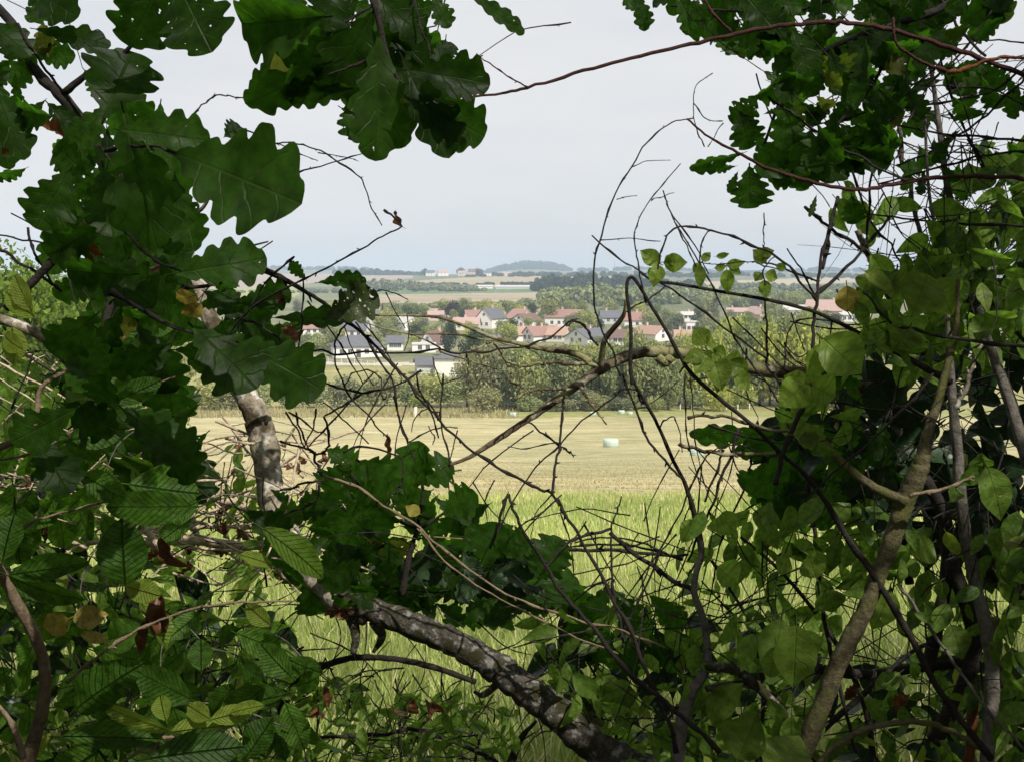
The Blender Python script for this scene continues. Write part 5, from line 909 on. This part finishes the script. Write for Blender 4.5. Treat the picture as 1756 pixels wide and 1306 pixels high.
p = Plant('red_cane', 'long red brown cane sweeping over the sky from top right to the black bough', 'cane', bark='bark_red'); p.stem([(1780, 138), (1680, 100), (1580, 65), (1500, 46), (1430, 38), (1360, 42), (1280, 54), (1200, 73), (1100, 96), (1000, 122), (905, 150), (850, 162), (770, 168)], (1.9, 1.7), (5, 4.6, 4.4, 4, 3.2, 2.2), n=6); p.stem([(905, 150), (870, 130), (835, 107), (817, 92)], 1.7, (1.6, 1.1)); p.stem([(1255, 56), (1222, 22), (1195, -15)], 1.8, (3.2, 2.6)); p.done()
p = Plant('red_cane', 'purplish cane dipping below the right oak leaves to the right edge', 'cane', bark='bark_red'); p.stem([(1780, 308), (1700, 303), (1620, 305), (1540, 315), (1475, 325), (1400, 315), (1320, 290), (1265, 262), (1215, 235), (1178, 204)], (2.0, 1.85), (5, 4.4, 3.6, 2), n=6); p.done()
p = Plant('red_cane', 'short bright orange brown forked cane near the top right edge', 'cane', bark='bark_orange'); p.stem([(1780, 106), (1745, 100), (1710, 102), (1660, 115), (1625, 126)], 1.8, (3.4, 4)); p.stem([(1630, 124), (1590, 110), (1555, 92), (1535, 68), (1532, 30)], 1.82, (3.6, 2.6), bark='bark_red'); p.done()
def rshrub(lab, name='dogwood_shrub', cat='shrub', bark='bark_dark'): return Plant(name, lab, cat, None, bark)
p = rshrub('tangle of dark crossing twigs on the sky at upper right', 'twig_tangle', 'twigs')
for pts, r in (([(1760, 118), (1700, 155), (1640, 172), (1550, 187), (1470, 200), (1385, 217)], (3, 2)), ([(1770, 244), (1660, 235), (1580, 221), (1500, 205)], (3, 2)), ([(1690, 96), (1640, 40), (1605, -15)], (3, 3)), ([(1775, 120), (1740, 150), (1680, 205), (1610, 250), (1540, 285)], (2.6, 2)), ([(1770, 260), (1700, 265), (1620, 285), (1505, 316)], (3, 2)), ([(1780, 390), (1640, 381), (1560, 376), (1488, 367)], (3, 2)), ([(1395, 510), (1465, 446), (1505, 400), (1526, 372)], (3.4, 2.6)), ([(1380, 355), (1420, 385), (1470, 424), (1535, 465)], (3, 4)), ([(1660, 240), (1690, 290), (1700, 310)], (3, 2.4)), ([(1556, 210), (1590, 150), (1650, 90), (1700, 20)], (2, 1.6)), ([(1410, 460), (1420, 410), (1437, 338)], (4, 3)), ([(1496, 296), (1490, 370), (1486, 440)], (2.6, 2)), ([(1350, 427), (1375, 465), (1398, 508)], (1.6, 2)), ([(1290, 450), (1330, 456), (1400, 482)], (1.8, 2)), ([(1310, 366), (1311, 400), (1310, 425)], (1.3, 1)), ([(1460, 290), (1490, 372), (1530, 432), (1552, 462)], (2.4, 2)), ([(1610, 90), (1640, 190), (1690, 300)], (2.2, 1.8)), ([(1770, 185), (1690, 150), (1600, 150), (1530, 140)], (2, 1.5)), ([(1770, 75), (1700, 70), (1640, 78)], (2, 1.4))): p.stem(pts, (2.0, 2.2), r)
p.twigs([(1440, 110), (1770, 60), (1770, 420), (1500, 460), (1400, 330)], 48, (110, 300), (2.0, 2.9), (.8, 1.7), 160, 70, curve=1.0); p.fill('oak', [(1500, 100), (1770, 60), (1770, 330), (1600, 330), (1520, 280)], 34, (35, 62), (2.1, 2.8), 90, 90, 1.1); p.fill('ovate', [(1400, 330), (1620, 330), (1600, 450), (1480, 440)], 12, (35, 60), (2.1, 2.8), 90, 90, 1.1); p.done()
p = rshrub('pair of grey poles rising through the upper right twigs', 'sapling_pole', 'sapling', 'bark_grey')
p.stem([(1576, 20), (1592, 88), (1608, 200), (1622, 303), (1645, 420), (1668, 500), (1700, 600), (1728, 680), (1765, 800)], (2.3, 2.1), (4, 5, 6, 8, 10), 'trunk'); p.stem([(1515, 60), (1527, 142), (1545, 250), (1562, 330), (1585, 430), (1605, 530)], 2.4, (4, 5), 'trunk'); p.stem([(1470, 395), (1488, 435), (1505, 470), (1530, 520)], 2.4, (5, 6), 'branch', 'bark_pale'); p.done()
p = rshrub('straight grey speckled sapling stem at the right', 'ash_sapling', 'sapling', 'bark_grey')
p.stem([(1585, 177), (1593, 328), (1612, 430), (1624, 520), (1628, 600), (1633, 680), (1642, 780), (1650, 870), (1666, 970), (1692, 1080), (1702, 1180), (1690, 1320)], (2.1, 2.0), (3, 3.5, 4, 6, 9, 10, 11, 12, 12), 'trunk'); p.stem([(1638, 700), (1660, 660), (1668, 620), (1690, 580)], 2.05, (5, 3), 'branch', 'bark_pale'); p.stem([(1700, 1060), (1716, 1130), (1770, 1190)], 2.1, (13, 12), 'branch', 'bark_moss'); p.done()
p = rshrub('thick mossy yellow brown stem leaning right with a long side branch', 'mossy_stem', 'shrub', 'bark_moss')
p.stem([(1365, 1320), (1400, 1232), (1440, 1132), (1472, 1068), (1502, 998), (1530, 922), (1550, 862), (1572, 812), (1584, 778)], (2.0, 1.9), (18, 17, 16, 15, 15, 16, 18, 14), 'trunk', n=8, k=16); p.stem([(1580, 790), (1592, 738), (1608, 690), (1625, 625), (1640, 560), (1643, 480)], (1.9, 1.95), (12, 8, 6, 4), 'branch'); p.stem([(1556, 860), (1500, 835), (1455, 802), (1425, 772), (1398, 742)], (1.9, 2.0), (10, 7, 6), 'branch'); p.stem([(1560, 850), (1620, 836), (1665, 818), (1690, 803)], 1.85, (4, 2.5), bark='bark_tan')
for a in ((1692, 800, 1728, 895, 60, 1.8, .3), (1688, 805, 1700, 880, 40, 1.85, .7), (1685, 800, 1640, 830, 36, 1.85, .5), (1690, 798, 1680, 780, 40, 1.85, .7), (1640, 835, 1632, 860, 26, 1.85, .4)): p.leaf('ovate', *a[:6], roll=a[6], tone=0)
p.done()
p = rshrub('dogwood arching over the village with pairs of small oval leaves on its drooping tips')
p.stem([(1400, 515), (1340, 450), (1280, 415), (1220, 395), (1170, 389), (1145, 405), (1132, 438), (1128, 462)], (1.9, 1.85), (2.8, 1.8)); p.stem([(1215, 396), (1202, 420), (1200, 455)], 1.85, 1.4); p.stem([(1115, 482), (1160, 487), (1235, 500), (1320, 515), (1400, 536), (1470, 570), (1540, 605), (1630, 655)], (1.9, 2.0), (3, 4, 6), n=6); p.stem([(1330, 440), (1310, 460), (1312, 490)], 1.88, 1.4); p.stem([(1200, 450), (1230, 455), (1262, 450)], 1.87, 1.2); p.stem([(1262, 450), (1300, 452), (1335, 462)], 1.87, 1.2)
for a in ((1132, 452, 1098, 430, 30), (1130, 455, 1120, 490, 28), (1138, 450, 1178, 452, 34), (1140, 452, 1160, 442, 22), (1202, 452, 1188, 468, 18), (1202, 455, 1200, 495, 20), (1204, 448, 1220, 432, 16), (1228, 440, 1252, 436, 12), (1245, 455, 1278, 450, 18), (1246, 462, 1250, 505, 26), (1250, 458, 1272, 470, 16), (1225, 460, 1246, 456, 14), (1314, 450, 1290, 428, 26), (1300, 440, 1328, 430, 24), (1310, 480, 1313, 512, 24), (1312, 470, 1334, 478, 22), (1306, 468, 1294, 482, 18), (1330, 455, 1352, 462, 14), (1212, 590, 1190, 562, 36), (1212, 592, 1230, 585, 34), (1222, 600, 1246, 612, 32), (1208, 605, 1172, 618, 26), (1215, 612, 1192, 640, 38), (1225, 615, 1240, 668, 44), (1240, 620, 1278, 632, 44), (1262, 640, 1286, 668, 30), (1240, 640, 1228, 672, 24), (1250, 618, 1290, 640, 30), (1212, 600, 1222, 640, 40)): p.leaf('ovate', *a, 1.9, roll=rs.uniform(-.3, .3), tone=.1)
p.stem([(1165, 640), (1195, 610), (1215, 600), (1260, 640), (1300, 660)], 1.92, 1.8)
p.done()
p = rshrub('dogwood with large curled olive leaves right of the bright trees')
p.stem([(1437, 338), (1415, 420), (1404, 490), (1396, 560), (1388, 640), (1376, 700), (1350, 760), (1330, 830)], (2.0, 1.9), (3, 4, 5, 5), n=6); p.stem([(1480, 500), (1520, 545), (1580, 570), (1640, 580), (1770, 597)], 1.9, (2.5, 4)); p.stem([(1600, 640), (1560, 690), (1500, 750), (1440, 800), (1380, 860)], 1.9, (2.6, 2)); p.stem([(1420, 690), (1500, 702), (1560, 698), (1620, 730)], 1.9, 2)
for a in ((1410, 580, 1475, 640, 84, 1.8, .2), (1405, 590, 1400, 660, 50, 1.82, .7), (1388, 660, 1340, 650, 44, 1.9, .3), (1386, 655, 1335, 695, 62, 1.9, .2), (1392, 660, 1430, 680, 56, 1.85, .2), (1380, 740, 1395, 770, 40, 1.85, .4), (1360, 745, 1420, 745, 40, 1.85, .3), (1470, 500, 1462, 540, 50, 2.0, .2), (1490, 470, 1480, 500, 40, 1.95, .2), (1530, 470, 1500, 500, 60, 1.95, .3), (1520, 480, 1560, 500, 56, 1.95, .3), (1500, 590, 1530, 570, 60, 1.95, .2), (1560, 560, 1535, 600, 60, 1.9, .1), (1590, 470, 1570, 540, 70, 1.9, .3), (1600, 480, 1640, 540, 70, 1.95, .4)): p.leaf('ovate', *a[:6], roll=a[6], tone=.08)
p.leaf('yellow', 1452, 490, 1456, 545, 42, 1.95, roll=.1, tone=.2)
p.fill('ovate', [(1470, 470), (1640, 440), (1660, 620), (1560, 650), (1470, 600)], 75, (40, 68), (1.9, 2.5), 90, 80, 1.0); p.fill('ovate', [(1340, 640), (1470, 620), (1480, 760), (1360, 780)], 22, (45, 80), (1.9, 2.3), 90, 80, 1.0)
p.done()
p = rshrub('dense leafy shrub against the right edge, dark in its middle')
p.stem([(1770, 780), (1720, 640), (1660, 520), (1640, 420)], 2.4, (6, 3), 'branch'); p.stem([(1770, 600), (1690, 500), (1640, 360)], 2.4, (4, 2))
p.fill('ovate', [(1610, 350), (1700, 230), (1770, 230), (1770, 620), (1640, 640), (1600, 480)], 150, (38, 66), (2.0, 2.8), 90, 85, 1.1); p.fill('glossy', [(1620, 330), (1770, 330), (1770, 560), (1640, 560)], 34, (50, 80), (2.6, 3.2), 90, 85, 1.1)
p.twigs([(1600, 300), (1770, 300), (1770, 640), (1600, 640)], 20, (120, 300), (2.0, 2.8), (.9, 2.0), 60, 80, curve=.8); p.done()
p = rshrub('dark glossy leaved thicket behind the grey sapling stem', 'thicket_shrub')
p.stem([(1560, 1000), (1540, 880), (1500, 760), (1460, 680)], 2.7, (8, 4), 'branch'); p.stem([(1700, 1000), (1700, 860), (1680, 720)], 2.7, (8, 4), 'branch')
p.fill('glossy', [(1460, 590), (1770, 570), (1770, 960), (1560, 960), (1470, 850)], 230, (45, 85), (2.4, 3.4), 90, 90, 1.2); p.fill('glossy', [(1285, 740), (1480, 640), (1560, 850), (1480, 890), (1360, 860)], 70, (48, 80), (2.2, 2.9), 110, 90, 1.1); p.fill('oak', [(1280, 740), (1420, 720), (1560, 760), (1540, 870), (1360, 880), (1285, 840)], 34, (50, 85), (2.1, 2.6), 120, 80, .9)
for a in ((1330, 742, 1185, 748, 44, 2.15, .5), (1360, 760, 1260, 775, 40, 2.1, .3), (1370, 770, 1288, 850, 66, 2.1, .3), (1480, 660, 1400, 640, 50, 2.1, .4)): p.leaf('oak', *a[:6], roll=a[6], tone=0)
p.twigs([(1300, 640), (1770, 600), (1770, 960), (1400, 960)], 36, (120, 320), (1.95, 2.6), (.9, 2.2), 60, 80, curve=.8)
for pts, r in (([(1180, 716), (1230, 712), (1280, 724), (1330, 738), (1390, 742)], (3, 4)), ([(1165, 760), (1200, 772), (1260, 778), (1330, 776)], (5, 4))): p.stem(pts, 2.1, r, bark='bark_lichen')
p.done()
p = rshrub('olive leaved dogwood filling the bottom right below the mossy stem')
p.stem([(1500, 1320), (1480, 1200), (1420, 1080), (1340, 980), (1270, 920)], 2.3, (6, 3), 'branch'); p.stem([(1300, 1320), (1310, 1200), (1290, 1080), (1220, 960)], 2.3, (5, 2.5), 'branch')
for a in ((1340, 1060, 1320, 1170, 70, 1.95, .2), (1365, 1070, 1362, 1190, 72, 1.9, .1), (1380, 1080, 1410, 1160, 44, 1.95, .6), (1400, 990, 1385, 950, 46, 2.0, .1), (1420, 1010, 1432, 1055, 50, 2.0, .2), (1330, 960, 1360, 975, 36, 2.0, .3), (1270, 890, 1215, 905, 40, 2.1, .4), (1290, 880, 1345, 900, 44, 2.1, .3), (1190, 890, 1170, 930, 34, 2.1, .2), (1230, 970, 1265, 1000, 54, 2.1, .3), (1430, 890, 1455, 860, 40, 2.05, .3), (1525, 1010, 1500, 1090, 56, 1.95, .2), (1600, 930, 1560, 950, 60, 2.0, .3), (1630, 1070, 1650, 1130, 50, 2.0, .2), (1265, 1300, 1300, 1220, 80, 1.8, .2), (1330, 1330, 1370, 1250, 90, 1.75, .2), (1215, 1230, 1280, 1170, 50, 2.0, .3)): p.leaf('ovate', *a[:6], roll=a[6], tone=.05)
p.fill('ovate', [(1170, 885), (1480, 860), (1560, 900), (1770, 900), (1770, 1320), (1180, 1320), (1190, 1080), (1160, 960)], 430, (30, 62), (1.95, 2.9), 95, 75, 1.1, holes=[[(1440, 1010), (1560, 1010), (1500, 1200), (1400, 1200)]]); p.fill('glossy', [(1180, 1050), (1500, 1150), (1770, 1080), (1770, 1320), (1180, 1320)], 120, (40, 80), (2.5, 3.2), 90, 90, 1.1)
p.twigs([(1180, 880), (1770, 880), (1770, 1320), (1180, 1320)], 60, (160, 420), (1.95, 2.8), (.9, 2.2), 60, 70, curve=.9)
for a in ((1470, 1170, 1450, 1200, 26), (1560, 1190, 1530, 1215, 34)): p.leaf('dead', *a, 2.2)
p.done()
p = rshrub('low leafy shrub around the foot of the log right of the middle')
p.stem([(1060, 1320), (1050, 1220), (1000, 1120), (960, 1060)], 2.6, (4, 2), 'branch')
p.fill('ovate', [(900, 1060), (1190, 1040), (1230, 1320), (1060, 1320), (960, 1200)], 150, (28, 58), (2.0, 2.9), 90, 85, 1.1); p.fill('oak', [(960, 1030), (1190, 1050), (1180, 1130), (980, 1130)], 26, (50, 85), (2.2, 2.7), 60, 90, 1.1); p.fill('glossy', [(880, 1080), (1190, 1090), (1230, 1320), (1040, 1320)], 60, (40, 75), (2.5, 3.1), 90, 85, 1.1)
p.twigs([(900, 1000), (1200, 1000), (1230, 1320), (1000, 1320)], 26, (140, 340), (2.0, 2.7), (.8, 1.8), 80, 60, curve=.9); p.done()
STEMS = [('grey brown stem climbing from the bottom edge right of the log', [([(1160, 1330), (1168, 1242), (1186, 1186), (1211, 1143), (1209, 1071), (1190, 1009), (1203, 945), (1196, 900)], (13, 11, 9, 7, 6, 5, 5))], 2.0, 'bark_grey'),
 ('dark branch curving down to the foot of the mossy stem', [([(1212, 1140), (1267, 1151), (1314, 1191), (1365, 1250), (1400, 1300)], (8, 9)), ([(1212, 1180), (1280, 1172), (1335, 1200)], (6, 7))], 2.0, 'bark_log'),
 ('dark horizontal branch behind the mossy stem', [([(1390, 1143), (1480, 1156), (1560, 1146), (1660, 1134)], (9, 8))], 2.3, 'bark_dark'),
 ('black forked trunk between the mossy stem and the grey sapling', [([(1585, 820), (1618, 880), (1625, 960), (1612, 1050), (1590, 1150)], (11, 12)), ([(1630, 960), (1665, 1060), (1668, 1130), (1640, 1200), (1600, 1270)], (13, 14))], 2.25, 'bark_dark'),
 ('broken orange brown stick standing at the lower right', [([(1668, 1200), (1666, 1260), (1660, 1320)], (9, 8))], 2.05, 'bark_orange'),
 ('thick grey fallen trunk end lying at the right edge', [([(1655, 915), (1700, 960), (1790, 1030)], (26, 34))], 2.5, 'bark_log'),
 ('arched greenish stem over the bottom edge at right', [([(1392, 1320), (1440, 1272), (1510, 1242), (1590, 1240), (1650, 1262), (1700, 1300)], (5, 5))], 1.95, 'bark_moss'),
 ('long dark stem rising steeply right of the meadow gap', [([(1470, 1290), (1440, 1180), (1410, 1040), (1395, 900), (1385, 830)], (4, 5))], 2.1, 'bark_dark'),
 ('dark leaning stem at the bottom right crossing the mossy one', [([(1400, 1260), (1480, 1190), (1560, 1120), (1620, 1090)], (6, 4))], 2.2, 'bark_dark'),
 ('brown stem crossing the lower right corner', [([(1760, 1290), (1690, 1210), (1600, 1080), (1540, 1000)], (3, 4))], 1.95, 'bark_grey')]
for lab, st, d0, bk in STEMS:
    p = Plant('woody_stem', lab, 'stem', bark=bk)
    for pts, r in st: p.stem(pts, (d0, d0 + .05), r, n=7, k=10)
    p.done()
# ------------------------------------------------------------------ air between here and the far ridge
V, Fs = box(-9500, 9500, -150, 4560, -30, 75); hb = MB(); hb.add(V, Fs)
m, n, o = newmat('haze'); pv = nd(n, 'ShaderNodeVolumePrincipled'); pv.inputs['Color'].default_value = (.66, .81, .98, 1); pv.inputs['Density'].default_value = .00024; pv.inputs['Anisotropy'].default_value = -0.28
n.links.new(pv.outputs[0], o.inputs['Volume'])
prop(hb.build('haze', m, smooth=False), kind='stuff')
